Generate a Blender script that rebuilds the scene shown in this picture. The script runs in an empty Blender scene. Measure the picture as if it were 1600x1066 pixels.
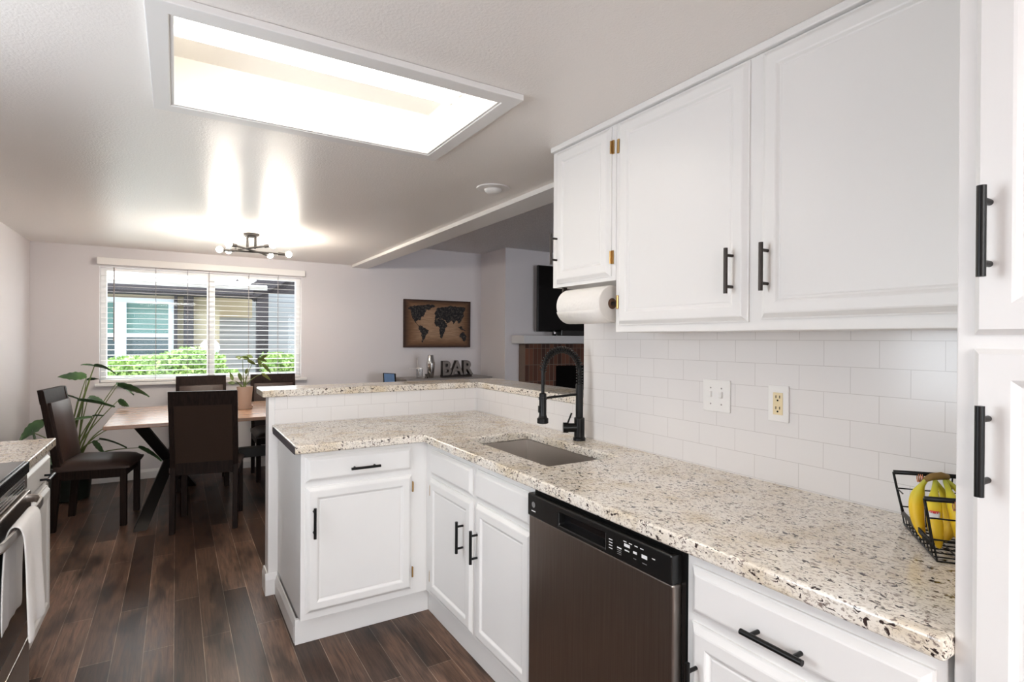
import bpy, bmesh, math, random
from mathutils import Vector, Matrix
C = bpy.context.scene.collection
sc = bpy.context.scene
R = math.radians
# ------------------------------------------------------------------ camera
cam_d = bpy.data.cameras.new('camera'); cam = bpy.data.objects.new('camera', cam_d); C.objects.link(cam)
YAW, PITCH, ROLL = 0.5500, -0.0031, -0.0057
cam_d.sensor_width = 36.0; cam_d.lens = 856.44 / 1600 * 36.0
cam_d.clip_start = 0.02; cam_d.clip_end = 200
_f = Vector((math.sin(YAW) * math.cos(PITCH), math.cos(YAW) * math.cos(PITCH), math.sin(PITCH)))
_r0 = Vector((math.cos(YAW), -math.sin(YAW), 0)); _u0 = _r0.cross(_f)
_r = math.cos(ROLL) * _r0 - math.sin(ROLL) * _u0
_u = math.sin(ROLL) * _r0 + math.cos(ROLL) * _u0
M = Matrix((_r, _u, -_f)).transposed().to_4x4(); M.translation = (0, 0, 1.3805)
cam.matrix_world = M
sc.camera = cam
# ------------------------------------------------------------------ world, sun, daylight, added fill lights, exposure
sc.view_settings.view_transform = 'Standard'; sc.view_settings.look = 'None'
sc.view_settings.gamma = 1.0; sc.view_settings.use_curve_mapping = False
sc.view_settings.exposure = 0.62
sc.cycles.max_bounces = 10; sc.cycles.diffuse_bounces = 6; sc.cycles.glossy_bounces = 4
sc.cycles.sample_clamp_indirect = 6.0; sc.cycles.caustics_reflective = False; sc.cycles.caustics_refractive = False
wd = bpy.data.worlds.new('sky'); sc.world = wd; wd.use_nodes = True
_bg = wd.node_tree.nodes['Background']; _bg.inputs[0].default_value = (0.80, 0.90, 1.0, 1); _bg.inputs[1].default_value = 3.6
sun_d = bpy.data.lights.new('sun', 'SUN'); sun_d.energy = 7.0; sun_d.angle = 0.01; sun_d.color = (1, .95, .87)
sun = bpy.data.objects.new('sun', sun_d); C.objects.link(sun); sun.rotation_euler = (R(-24), R(18), 0)
def area_light(name, loc, rot, sx, sy, power, col):  # rectangular area lamp, for the dining window daylight and the added fills
    d = bpy.data.lights.new(name, 'AREA'); d.shape = 'RECTANGLE'; d.size = sx; d.size_y = sy; d.energy = power; d.color = col
    o = bpy.data.objects.new(name, d); C.objects.link(o); o.location = loc; o.rotation_euler = rot
    return o
area_light('side_fill_light', (-1.34, 1.48, 1.45), (0, R(-104), 0), 1.05, .9, 8.5, (.95, .98, 1.0))  # added fill from the left for the wall cabinets, no known window there
area_light('dining_window_daylight', (0.28, 7.0, 1.45), (R(-90), 0, 0), 2.2, 1.5, 24, (.95, .98, 1.0))
area_light('living_fill_light', (4.2, -5.15, 1.3), (R(90), 0, 0), 2.6, 2.0, 75, (.97, .97, 1.0))  # added fill for the living room, out of view behind the camera
area_light('rear_fill_light', (-.2, -2.9, 2.20), (0, 0, 0), 1.2, 1.6, 165, (1.0, .99, .97))  # added overhead fill behind the camera, no fixture there
TUBE_STRENGTH = 6.2
BULB_STRENGTH = 290.0

# ------------------------------------------------------------------ node helpers and materials
def mat(name, col=(.8, .8, .8), rough=.5, metal=0.0, spec=.5, emit=None, estr=0):
    m = bpy.data.materials.new(name); m.use_nodes = True
    b = m.node_tree.nodes['Principled BSDF']
    b.inputs['Base Color'].default_value = (*col, 1); b.inputs['Roughness'].default_value = rough
    b.inputs['Metallic'].default_value = metal; b.inputs['Specular IOR Level'].default_value = spec
    if emit: b.inputs['Emission Color'].default_value = (*emit, 1); b.inputs['Emission Strength'].default_value = estr
    return m
class NT:
    def __init__(s, m): s.m = m; s.t = m.node_tree; s.b = s.t.nodes['Principled BSDF']
    def n(s, typ, **kw):
        x = s.t.nodes.new(typ)
        for k, v in kw.items(): setattr(x, k, v)
        return x
    def l(s, a, b): s.t.links.new(a, b)
    def coord(s, scale=(1, 1, 1), loc=(0, 0, 0), out='Object'):
        c = s.n('ShaderNodeTexCoord'); mp = s.n('ShaderNodeMapping')
        mp.inputs['Scale'].default_value = scale; mp.inputs['Location'].default_value = loc
        s.l(c.outputs[out], mp.inputs['Vector']); return mp.outputs[0]
    def swz(s, a, b, c=None, oa=0, ob=0):
        tc = s.n('ShaderNodeTexCoord'); sp = s.n('ShaderNodeSeparateXYZ'); cb = s.n('ShaderNodeCombineXYZ')
        s.l(tc.outputs['Object'], sp.inputs[0])
        for i, (ax, off) in enumerate(((a, oa), (b, ob))):
            ad = s.n('ShaderNodeMath', operation='ADD'); s.l(sp.outputs[ax], ad.inputs[0]); ad.inputs[1].default_value = off
            s.l(ad.outputs[0], cb.inputs[i])
        return cb.outputs[0]
    def noise(s, vec, scale, detail=2, rough=.5, dist=0):
        x = s.n('ShaderNodeTexNoise'); x.inputs['Scale'].default_value = scale; x.inputs['Detail'].default_value = detail
        x.inputs['Roughness'].default_value = rough; x.inputs['Distortion'].default_value = dist
        s.l(vec, x.inputs['Vector']); return x.outputs['Fac']
    def ramp(s, fac, stops, interp='LINEAR'):
        x = s.n('ShaderNodeValToRGB'); cr = x.color_ramp; cr.interpolation = interp
        while len(cr.elements) < len(stops): cr.elements.new(.5)
        for e, (p, c) in zip(cr.elements, stops):
            e.position = p; e.color = (*c, 1) if len(c) == 3 else c
        s.l(fac, x.inputs[0]); return x.outputs[0]
    def mix(s, fac, a, b, mode='MIX'):
        x = s.n('ShaderNodeMix', data_type='RGBA', blend_type=mode)
        for sock, v in ((x.inputs[0], fac), (x.inputs[6], a), (x.inputs[7], b)):
            if hasattr(v, 'node'): s.l(v, sock)
            elif isinstance(v, (int, float)): sock.default_value = v
            else: sock.default_value = (*v, 1)
        return x.outputs[2]
    def base(s, c): s.l(c, s.b.inputs['Base Color'])
    def bump(s, h, strength=.2, dist=.002):
        x = s.n('ShaderNodeBump'); x.inputs['Strength'].default_value = strength; x.inputs['Distance'].default_value = dist
        s.l(h, x.inputs['Height']); s.l(x.outputs[0], s.b.inputs['Normal'])

MT = {}
MT['wall'] = mat('painted_wall', (.66, .63, .64), .6)
t = NT(MT['wall']); t.bump(t.noise(t.coord(), 160, 3), .12, .002)
MT['wall_liv'] = MT['wall']
MT['ceiling'] = mat('satin_ceiling', (.85, .81, .775), .32, spec=.30)
t = NT(MT['ceiling']); t.bump(t.noise(t.coord(), 110, 3, .6), .42, .004)
MT['popcorn'] = mat('popcorn_ceiling', (.60, .58, .58), .9)
t = NT(MT['popcorn']); v = t.coord(); t.bump(t.noise(v, 90, 4, .7), 1.0, .012)
t.base(t.ramp(t.noise(v, 140, 2), [(.35, (.66, .64, .64)), (.65, (.82, .80, .80))]))
MT['white'] = mat('cabinet_white_paint', (.80, .79, .775), .38, spec=.38)
t = NT(MT['white']); t.bump(t.noise(t.coord((40, 40, 6)), 6, 2), .03, .001)
MT['trim'] = mat('white_trim_paint', (.80, .785, .77), .38)
MT['plastic'] = mat('white_plastic', (.82, .81, .79), .35)
MT['ivory'] = mat('ivory_plastic', (.78, .66, .42), .35)
MT['black'] = mat('matte_black_metal', (.003, .0028, .0027), .36, 0.0, spec=.3)
MT['bronze'] = mat('dark_bronze', (.05, .042, .038), .35, .8)
MT['lampmetal'] = mat('dark_lamp_metal', (.012, .010, .009), .5, .2, spec=.3)
MT['blackgloss'] = mat('black_plastic', (.008, .008, .008), .22)
MT['blackglass'] = mat('black_glass', (.006, .006, .007), .06)
MT['brass'] = mat('aged_brass', (.50, .31, .12), .32, 1.0)
MT['copper'] = mat('copper_wire', (.75, .36, .22), .25, 1.0)
MT['chrome'] = mat('polished_steel', (.62, .60, .58), .14, 1.0)
MT['steel'] = mat('brushed_steel', (.70, .66, .62), .33, 1.0)
t = NT(MT['steel']); n = t.noise(t.coord((1, 1, 120)), 8, 2)
t.b.inputs['Anisotropic'].default_value = .4
MT['darksteel'] = mat('dark_stainless', (.165, .145, .13), .30, 1.0)
t = NT(MT['darksteel']); v = t.coord((1, 60, .6)); t.base(t.ramp(t.noise(v, 7, 3), [(.3, (.30, .26, .235)), (.7, (.38, .335, .305))]))
MT['print'] = mat('white_print', (.75, .75, .75), .5)
MT['dimprint'] = mat('grey_print', (.16, .16, .16), .4)
MT['paper'] = mat('paper_towel', (.82, .79, .75), .95)
t = NT(MT['paper']); x = t.n('ShaderNodeTexVoronoi'); x.inputs['Scale'].default_value = 70; t.l(t.coord(), x.inputs['Vector']); t.bump(x.outputs[0], .35, .003)
MT['cardboard'] = mat('cardboard_core', (.16, .085, .05), .9)
MT['towel'] = mat('white_terry', (.94, .92, .91), 1.0)
t = NT(MT['towel']); t.bump(t.noise(t.coord(), 500, 2), .5, .002)
MT['chairwood'] = mat('espresso_wood', (.020, .011, .008), .5, spec=.12)
t = NT(MT['chairwood']); t.base(t.ramp(t.noise(t.coord((30, 30, 2)), 4, 3), [(.3, (.009, .005, .004)), (.7, (.022, .012, .009))]))
MT['leather'] = mat('brown_leather', (.040, .023, .018), .45, spec=.35)
t = NT(MT['leather']); t.bump(t.noise(t.coord(), 220, 3), .18, .002)
MT['weave'] = mat('brown_fabric', (.036, .022, .016), .9, spec=.15)
t = NT(MT['weave']); t.bump(t.noise(t.coord(), 350, 2), .4, .002)
MT['tablewood'] = mat('table_walnut', (.42, .25, .17), .24, spec=.7)
t = NT(MT['tablewood']); v = t.coord((.5, 16, 1)); a = t.ramp(t.noise(v, 2.6, 4, .6, .12), [(.3, (.29, .165, .105)), (.52, (.36, .215, .145)), (.75, (.43, .275, .19))]); t.base(a)
MT['tableblack'] = mat('black_stained_legs', (.010, .008, .007), .45)
MT['leaf'] = mat('glossy_leaf', (.045, .11, .045), .38)
t = NT(MT['leaf']); t.base(t.ramp(t.noise(t.coord(), 9, 2), [(.3, (.020, .055, .024)), (.7, (.07, .15, .05))]))
MT['leaf2'] = mat('olive_leaf', (.12, .17, .045), .45)
MT['stem'] = mat('plant_stem', (.13, .17, .05), .6)
MT['soil'] = mat('potting_soil', (.03, .02, .015), 1)
MT['potdark'] = mat('dark_green_pot', (.018, .025, .018), .35)
MT['pottan'] = mat('tan_clay', (.47, .36, .29), .75)
MT['mantel'] = mat('mantel_paint', (.62, .61, .61), .5)
MT['screen'] = mat('tv_screen', (.006, .005, .005), .10, spec=.2)
MT['soot'] = mat('sooty_firebox', (.006, .005, .005), .95, spec=.05)
MT['tabscreen'] = mat('tablet_cover', (.16, .27, .47), .5)
MT['greywood'] = mat('grey_console_top', (.20, .175, .16), .3)
MT['bulb'] = mat('bulb_glow', (1, 1, 1), .3, emit=(1, .91, .79), estr=BULB_STRENGTH)
MT['tube'] = mat('tube_glow', (1, 1, 1), .3, emit=(1, .93, .84), estr=TUBE_STRENGTH)
MT['boxwhite'] = mat('light_box_paint', (.86, .84, .80), .5)
MT['blind'] = mat('blind_white', (.80, .78, .76), .45)
MT['cord'] = mat('blind_cord', (.30, .27, .26), .8)
MT['yellow'] = mat('banana_skin', (.80, .52, .02), .5)
t = NT(MT['yellow']); tc = t.coord(out='Generated'); sp = t.n('ShaderNodeSeparateXYZ'); t.l(tc, sp.inputs[0])
t.base(t.ramp(sp.outputs[2], [(0, (.10, .07, .02)), (.04, (.70, .42, .01)), (.5, (.82, .55, .015)), (.80, (.62, .55, .03)), (1, (.36, .40, .05))]))
MT['bstem'] = mat('banana_stem', (.22, .13, .03), .7)
MT['red'] = mat('sticker_red', (.65, .05, .05), .5)

# granite
MT['granite'] = m = mat('speckled_granite', rough=.16)
t = NT(m); v = t.coord()
big = t.noise(v, 7, 3, .6)
base = t.ramp(big, [(.30, (.67, .57, .42)), (.48, (.80, .735, .64)), (.70, (.84, .80, .735))])
v2 = t.coord((1, .62, 1))
fine = t.ramp(t.noise(v2, 190, 2, .6, .4), [(.36, (.36, .30, .24)), (.46, (1, 1, 1))])
c1 = t.mix(.55, base, fine, 'MULTIPLY')
msk = t.noise(v, 26, 2, .6)
gr = t.ramp(t.noise(v2, 118, 3, .65, .5), [(.555, (0, 0, 0)), (.61, (1, 1, 1))])
mk = t.ramp(msk, [(.40, (.25, .25, .25)), (.58, (1, 1, 1))])
c2 = t.mix(t.mix(1.0, gr, mk, 'MULTIPLY'), c1, (.22, .17, .145))
bl = t.ramp(t.noise(v2, 84, 2, .55, .8), [(.612, (0, 0, 0)), (.645, (1, 1, 1))])
c3 = t.mix(bl, c2, (.035, .022, .020))
t.base(c3)
# plank floor
MT['floor'] = m = mat('dark_plank_floor', rough=.34, spec=.26)
t = NT(m)
vec = t.swz(1, 0, oa=.3, ob=-.5641 + .1135 * 40)
bk = t.n('ShaderNodeTexBrick'); bk.offset = .39; bk.offset_frequency = 2
for k, val in (('Scale', 1), ('Mortar Size', .0012), ('Mortar Smooth', .2), ('Bias', -.1), ('Brick Width', 1.22), ('Row Height', .1135)): bk.inputs[k].default_value = val
bk.inputs['Color1'].default_value = (.052, .030, .021, 1); bk.inputs['Color2'].default_value = (.185, .112, .078, 1); bk.inputs['Mortar'].default_value = (.34, .27, .21, 1)
t.l(vec, bk.inputs['Vector'])
g = t.noise(t.coord((26, 1.6, 1)), 3.0, 5, .65, .8)
gc = t.ramp(g, [(.28, (.34, .32, .32)), (.5, (.92, .90, .89)), (.72, (1.5, 1.42, 1.36))])
kn = t.ramp(t.noise(t.coord((5, 1.4, 1)), 1.6, 2), [(.34, (.34, .35, .37)), (.50, (1, 1, 1))])
t.base(t.mix(1, t.mix(1, bk.outputs['Color'], gc, 'MULTIPLY'), kn, 'MULTIPLY'))
t.l(t.ramp(g, [(.2, (.26, .26, .26)), (.8, (.42, .42, .42))]), t.b.inputs['Roughness'])
t.bump(t.mix(.5, bk.outputs['Fac'], g), .10, .002)
# tile
def tile_mat(name, ax, off):
    m = mat(name, rough=.18); t = NT(m)
    vec = t.swz(ax, 2, oa=off, ob=-.9941 + .0777 * 6)
    b = t.n('ShaderNodeTexBrick'); b.offset = .5; b.offset_frequency = 2
    for k, val in (('Scale', 1), ('Mortar Size', .0011), ('Mortar Smooth', .4), ('Bias', 0), ('Brick Width', .1541), ('Row Height', .0777)): b.inputs[k].default_value = val
    b.inputs['Color1'].default_value = (.775, .755, .745, 1); b.inputs['Color2'].default_value = (.785, .765, .755, 1); b.inputs['Mortar'].default_value = (.60, .575, .56, 1)
    t.l(vec, b.inputs['Vector']); t.base(b.outputs['Color']); t.bump(b.outputs['Fac'], -.25, .002)
    return m
MT['tileR'] = tile_mat('subway_tile_long_wall', 1, -1.8468 - .07705 + .1541 * 40)
MT['tileP'] = tile_mat('subway_tile_bar_wall', 0, .02 + .1541 * 40)
# fireplace brick (soldier courses)
MT['brick'] = m = mat('red_brown_brick', rough=.9); t = NT(m)
vec = t.swz(0, 2, oa=0, ob=-.04); b = t.n('ShaderNodeTexBrick'); b.offset = 0
for k, val in (('Scale', 1), ('Mortar Size', .004), ('Bias', -.2), ('Brick Width', .062), ('Row Height', .205)): b.inputs[k].default_value = val
b.inputs['Color1'].default_value = (.055, .022, .014, 1); b.inputs['Color2'].default_value = (.20, .075, .042, 1); b.inputs['Mortar'].default_value = (.16, .115, .09, 1)
t.l(vec, b.inputs['Vector']); t.base(b.outputs['Color']); t.bump(b.outputs['Fac'], -.5, .006)
# picture canvas
MT['canvas'] = m = mat('parchment_canvas', rough=.8); t = NT(m)
v = t.coord(out='Generated'); sp = t.n('ShaderNodeSeparateXYZ'); t.l(v, sp.inputs[0])
def edge(o):
    a = t.n('ShaderNodeMath', operation='SUBTRACT'); t.l(o, a.inputs[0]); a.inputs[1].default_value = .5
    c = t.n('ShaderNodeMath', operation='ABSOLUTE'); t.l(a.outputs[0], c.inputs[0]); return c.outputs[0]
mx = t.n('ShaderNodeMath', operation='MAXIMUM'); t.l(edge(sp.outputs[0]), mx.inputs[0]); t.l(edge(sp.outputs[2]), mx.inputs[1])
c = t.ramp(mx.outputs[0], [(.24, (.36, .235, .145)), (.40, (.19, .10, .05)), (.49, (.035, .016, .010))])
t.base(t.mix(.7, c, t.ramp(t.noise(t.coord((3, 1, 30)), 3, 4), [(.3, (.55, .5, .48)), (.7, (1.15, 1.1, 1.1))]), 'MULTIPLY'))
MT['ink'] = mat('map_ink', (.013, .011, .013), .8)
t = NT(MT['ink']); t.base(t.ramp(t.noise(t.coord(), 45, 3, .7), [(.48, (.004, .004, .006)), (.72, (.09, .075, .065))]))
# glass
def glass(name, tint=(1, 1, 1), fac=.06):
    m = bpy.data.materials.new(name); m.use_nodes = True; nt = m.node_tree; nt.nodes.remove(nt.nodes['Principled BSDF'])
    tr = nt.nodes.new('ShaderNodeBsdfTransparent'); tr.inputs[0].default_value = (*tint, 1)
    gl = nt.nodes.new('ShaderNodeBsdfGlossy'); gl.inputs['Roughness'].default_value = .02
    mxs = nt.nodes.new('ShaderNodeMixShader'); mxs.inputs[0].default_value = fac
    nt.links.new(tr.outputs[0], mxs.inputs[1]); nt.links.new(gl.outputs[0], mxs.inputs[2])
    nt.links.new(mxs.outputs[0], nt.nodes['Material Output'].inputs[0]); return m
MT['pane'] = glass('window_glass', (.97, .985, .98), .01)
MT['clear'] = glass('clear_glass', (.90, .90, .90), .16)
# outside
MT['stucco'] = mat('beige_stucco', (.48, .40, .28), .9)
MT['siding'] = m = mat('grey_siding', (.30, .31, .34), .8)
t = NT(m); w = t.n('ShaderNodeTexWave', bands_direction='Z'); w.inputs['Scale'].default_value = 3.2; t.l(t.coord(), w.inputs['Vector'])
t.base(t.ramp(w.outputs[1], [(0, (.27, .27, .29)), (.2, (.40, .41, .43))]))
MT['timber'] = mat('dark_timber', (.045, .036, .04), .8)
MT['roofing'] = mat('pale_shingles', (.46, .42, .41), .9)
t = NT(MT['roofing']); t.base(t.ramp(t.noise(t.coord((1, 8, 8)), 5, 3), [(.3, (.34, .30, .29)), (.7, (.62, .58, .56))]))
MT['nbframe'] = mat('neighbour_window_frame', (.70, .74, .82), .5)
MT['nbpane'] = mat('green_window_pane', (.10, .20, .18), .12)
MT['nbpane2'] = mat('dark_window_pane', (.05, .075, .085), .12)
MT['hedge'] = mat('hedge_leaf', (.12, .26, .05), .5)
t = NT(MT['hedge']); t.base(t.ramp(t.noise(t.coord(), 14, 2), [(.3, (.16, .30, .07)), (.7, (.52, .68, .24))]))
MT['ground'] = mat('paving', (.35, .34, .32), .9)
MT['globe'] = mat('white_globe', (.85, .85, .85), .3)

# ------------------------------------------------------------------ mesh helpers
def wmat(o):
    w = o.matrix_basis.copy()
    return wmat(o.parent) @ o.matrix_parent_inverse @ w if o.parent else w
class MB:
    def __init__(s): s.bm = bmesh.new()
    def box(s, x0, x1, y0, y1, z0, z1, rot=None):
        g = bmesh.ops.create_cube(s.bm, size=1)['verts']
        for v in g:
            v.co = Vector(((x0 + x1) / 2 + v.co.x * (x1 - x0), (y0 + y1) / 2 + v.co.y * (y1 - y0), (z0 + z1) / 2 + v.co.z * (z1 - z0)))
            if rot: v.co = rot @ v.co
        return s
    def bar(s, a, b, w, h, up=(0, 0, 1)):
        a, b = Vector(a), Vector(b); d = (b - a); L = d.length; d.normalize()
        sd = d.cross(Vector(up)).normalized(); u = sd.cross(d)
        g = bmesh.ops.create_cube(s.bm, size=1)['verts']
        mid = (a + b) / 2
        for v in g: v.co = mid + d * (v.co.x * L) + sd * (v.co.y * w) + u * (v.co.z * h)
        return s
    def cyl(s, a, b, r, r2=None, n=16, cap=True):
        a, b = Vector(a), Vector(b); d = b - a; L = d.length
        q = d.to_track_quat('Z', 'Y').to_matrix().to_4x4(); q.translation = (a + b) / 2
        bmesh.ops.create_cone(s.bm, cap_ends=cap, segments=n, radius1=r, radius2=r if r2 is None else r2, depth=L, matrix=q)
        return s
    def sph(s, c, r, sub=2, sc=(1, 1, 1)):
        mm = Matrix.Translation(c) @ Matrix.Diagonal((*sc, 1))
        bmesh.ops.create_uvsphere(s.bm, u_segments=8 * sub, v_segments=5 * sub, radius=r, matrix=mm); return s
    def tube(s, pts, r, n=8, closed=False):
        pts = [Vector(p) for p in pts]; rs = r if isinstance(r, (list, tuple)) else [r] * len(pts)
        rings = []; prev = None; N = len(pts)
        for i, p in enumerate(pts):
            if closed: d = pts[(i + 1) % N] - pts[i - 1]
            else: d = pts[min(i + 1, N - 1)] - pts[max(i - 1, 0)]
            d.normalize()
            if prev is None:
                prev = Vector((0, 0, 1)) if abs(d.z) < .9 else Vector((1, 0, 0))
            sd = d.cross(prev)
            if sd.length < 1e-6: sd = d.orthogonal()
            sd.normalize(); u = sd.cross(d).normalized(); prev = u
            rings.append([s.bm.verts.new(p + (sd * math.cos(k * 2 * math.pi / n) + u * math.sin(k * 2 * math.pi / n)) * rs[i]) for k in range(n)])
        for i in range(N if closed else N - 1):
            a, b = rings[i], rings[(i + 1) % N]
            for k in range(n): s.bm.faces.new((a[k], a[(k + 1) % n], b[(k + 1) % n], b[k]))
        if not closed:
            s.bm.faces.new(rings[0][::-1]); s.bm.faces.new(rings[-1])
        return s
    def lathe(s, prof, c=(0, 0, 0), n=32, axis='Z'):
        rings = []
        for r, z in prof:
            ring = []
            for k in range(n):
                a = 2 * math.pi * k / n; p = Vector((r * math.cos(a), r * math.sin(a), z))
                if axis == 'Y': p = Vector((p.x, p.z, p.y))
                ring.append(s.bm.verts.new(p + Vector(c)))
            rings.append(ring)
        for i in range(len(rings) - 1):
            for k in range(n): s.bm.faces.new((rings[i][k], rings[i][(k + 1) % n], rings[i + 1][(k + 1) % n], rings[i + 1][k]))
        s.bm.faces.new(rings[0][::-1]); s.bm.faces.new(rings[-1]); return s
    def poly(s, pts, n, th):
        """extruded polygon: 3D points, direction n, thickness th"""
        n = Vector(n).normalized() * th
        a = [s.bm.verts.new(Vector(p)) for p in pts]; b = [s.bm.verts.new(Vector(p) + n) for p in pts]; N = len(pts)
        s.bm.faces.new(a[::-1]); s.bm.faces.new(b)
        for i in range(N): s.bm.faces.new((a[i], a[(i + 1) % N], b[(i + 1) % N], b[i]))
        return s
    def slab(s, us, vs, inc, w0, w1, f):
        """cells (us x vs) kept where inc(i,j); f maps (u,v,w) to xyz"""
        vd = {}
        def V(i, j, w):
            k = (i, j, w)
            if k not in vd: vd[k] = s.bm.verts.new(Vector(f(us[i], vs[j], (w0, w1)[w])))
            return vd[k]
        n, m = len(us) - 1, len(vs) - 1
        I = lambda i, j: 0 <= i < n and 0 <= j < m and inc(i, j)
        for i in range(n):
            for j in range(m):
                if not I(i, j): continue
                s.bm.faces.new((V(i, j, 1), V(i + 1, j, 1), V(i + 1, j + 1, 1), V(i, j + 1, 1)))
                s.bm.faces.new((V(i, j, 0), V(i, j + 1, 0), V(i + 1, j + 1, 0), V(i + 1, j, 0)))
                for di, dj, p, q in ((-1, 0, (i, j), (i, j + 1)), (1, 0, (i + 1, j + 1), (i + 1, j)), (0, -1, (i + 1, j), (i, j)), (0, 1, (i, j + 1), (i + 1, j + 1))):
                    if not I(i + di, j + dj): s.bm.faces.new((V(*p, 0), V(*p, 1), V(*q, 1), V(*q, 0)))
        return s
    def panel(s, O, U, W, H, N, rings):
        """stepped rectangular panel: rings = [(inset, height along N)]"""
        O, U, N = Vector(O), Vector(U), Vector(N); Z = Vector((0, 0, 1)); prev = None
        for k, (ins, h) in enumerate(rings):
            cur = [s.bm.verts.new(O + U * a + Z * b + N * h) for a, b in ((ins, ins), (W - ins, ins), (W - ins, H - ins), (ins, H - ins))]
            if prev is None: s.bm.faces.new(cur[::-1])
            else:
                for q in range(4): s.bm.faces.new((prev[q], prev[(q + 1) % 4], cur[(q + 1) % 4], cur[q]))
            prev = cur
        s.bm.faces.new(prev); return s
    def build(s, name, m, parent=None, bevel=0, smooth=False, seg=2, sub=0, angle=35):
        bmesh.ops.recalc_face_normals(s.bm, faces=s.bm.faces)
        me = bpy.data.meshes.new(name); s.bm.to_mesh(me); s.bm.free()
        o = bpy.data.objects.new(name, me); C.objects.link(o)
        for x in (m if isinstance(m, list) else [m]): me.materials.append(MT[x])
        if parent:
            o.parent = parent
            o.matrix_parent_inverse = wmat(parent).inverted()
        if smooth:
            for f in me.polygons: f.use_smooth = True
        if bevel:
            b = o.modifiers.new('edge', 'BEVEL'); b.width = bevel; b.segments = seg; b.limit_method = 'ANGLE'; b.angle_limit = R(angle)
        if sub:
            q = o.modifiers.new('sub', 'SUBSURF'); q.levels = sub; q.render_levels = sub
        return o
def smooth_angle(o, deg=40):
    me = o.data
    for f in me.polygons: f.use_smooth = True
    bm = bmesh.new(); bm.from_mesh(me)
    for e in bm.edges:
        if len(e.link_faces) == 2 and e.calc_face_angle(0) > R(deg): e.smooth = False
    bm.to_mesh(me); bm.free(); return o
def tag(o, label, cat, group=None, kind=None):
    o['label'] = label; o['category'] = cat
    if group: o['group'] = group
    if kind: o['kind'] = kind
    return o
def thing(name, label, cat, loc=(0, 0, 0), group=None):
    o = bpy.data.objects.new(name, None); C.objects.link(o); o.location = loc; o.empty_display_size = .1
    return tag(o, label, cat, group)
def struct(o, label, cat):
    o['label'] = label; o['category'] = cat; o['kind'] = 'structure'; return o
def dup(o, parent=None):
    c = o.copy(); C.objects.link(c)
    if parent: c.parent = parent
    for ch in list(o.children): dup(ch, c)
    return c

# ------------------------------------------------------------------ room shell
XL, YF, ZC, ZL = -1.115, 6.433, 2.235, 2.51
YR = -5.0                                            # wall behind the camera
struct(MB().box(XL - .15, 6.7, YR - .15, YF + .15, -.12, 0).build('floor', 'floor'), 'dark brown plank floor through kitchen and dining room', 'floor')
# far wall with window opening
W0, W1, WZ0, WZ1 = -.615, 1.19, .945, 2.045
us = [XL - .15, W0, W1, 3.457]; vs = [0, WZ0, WZ1, 2.62]
struct(MB().slab(us, vs, lambda i, j: not (i == 1 and j == 1), YF, YF + .14, lambda u, v, w: (u, w, v)).build('wall_back', 'wall'), 'pale greige far wall with dining window and map picture', 'wall')
struct(MB().box(3.457, 6.7, 5.802, YF + .14, 0, 2.62).build('wall_chimney', 'wall'), 'pale grey chimney breast wall behind the television', 'wall')
struct(MB().slab([YR, 1.03, 1.93, YF], [0, .95, 2.05, 2.62], lambda i, j: not (i == 1 and j == 1), XL - .14, XL, lambda u, v, w: (w, u, v)).build('wall_left', 'wall'), 'plain pale wall at the left edge of the photo', 'wall')  # the opening is added out of view so the side fill can enter
struct(MB().box(1.683, 1.80, YR, 2.069, 0, ZC + .2).build('wall_right', 'wall'), 'kitchen wall carrying the wall cabinets and tiles', 'wall')
# peninsula half wall (L)
us = [.425, 1.683, 1.80]; vs = [2.069, 3.19, 3.30]
struct(MB().slab(us, vs, lambda i, j: i == 1 or j == 1, 0, 1.063, lambda u, v, w: (u, v, w)).build('wall_peninsula', 'trim', bevel=.003), 'white half wall carrying the raised granite bar', 'wall')
struct(MB().slab([YR, 1.9, 4.5, 5.81], [0, .9, 2.2, 2.62], lambda i, j: True, 6.56, 6.70, lambda u, v, w: (w, u, v)).build('wall_living', 'wall'), 'far side wall of the living room opposite the kitchen', 'wall')
struct(MB().slab([XL - .14, -1.0, 1.0, 2.9, 5.5, 6.7], [0, .05, 2.1, 2.62], lambda i, j: not (i in (1, 3) and j == 1), YR - .12, YR, lambda u, v, w: (u, w, v)).build('wall_rear', 'wall'), 'wall behind the viewer with openings added to let light in', 'wall')  # both unseen openings are invented to let light in from behind
# ceilings
LB = (-.018, .975, 1.672, 2.325)                     # light box opening x0 x1 y0 y1
us = [XL - .14, LB[0], LB[1], 1.745]; vs = [YR, LB[2], LB[3], YF]
struct(MB().slab(us, vs, lambda i, j: not (i == 1 and j == 1), ZC, ZC + .04, lambda u, v, w: (u, v, w)).build('ceiling', 'ceiling'), 'satin painted kitchen and dining ceiling with recessed light box', 'ceiling')
struct(MB().box(1.93, 6.7, YR, YF, ZL, ZL + .05).build('ceiling_living', 'popcorn'), 'textured grey living room ceiling', 'ceiling')
struct(MB().box(1.745, 1.932, YR, YF - .001, 2.207, 2.60).build('trim_1', 'trim'), 'white dropped beam edge between the two ceilings', 'beam')
struct(MB().box(XL - .5, 7, YR - .3, YF + 1.15, 2.64, 2.70).build('roof', 'timber'), 'roof slab over the room', 'roof')  # unseen roof, eave lengthened to keep direct sun off the dining window
# soffit crown over wall cabinets
struct(MB().box(1.424, 1.683, .20, 2.003, 2.212, ZC).build('trim_2', 'white', bevel=.004), 'white crown strip along the top of the wall cabinets', 'trim')
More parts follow.
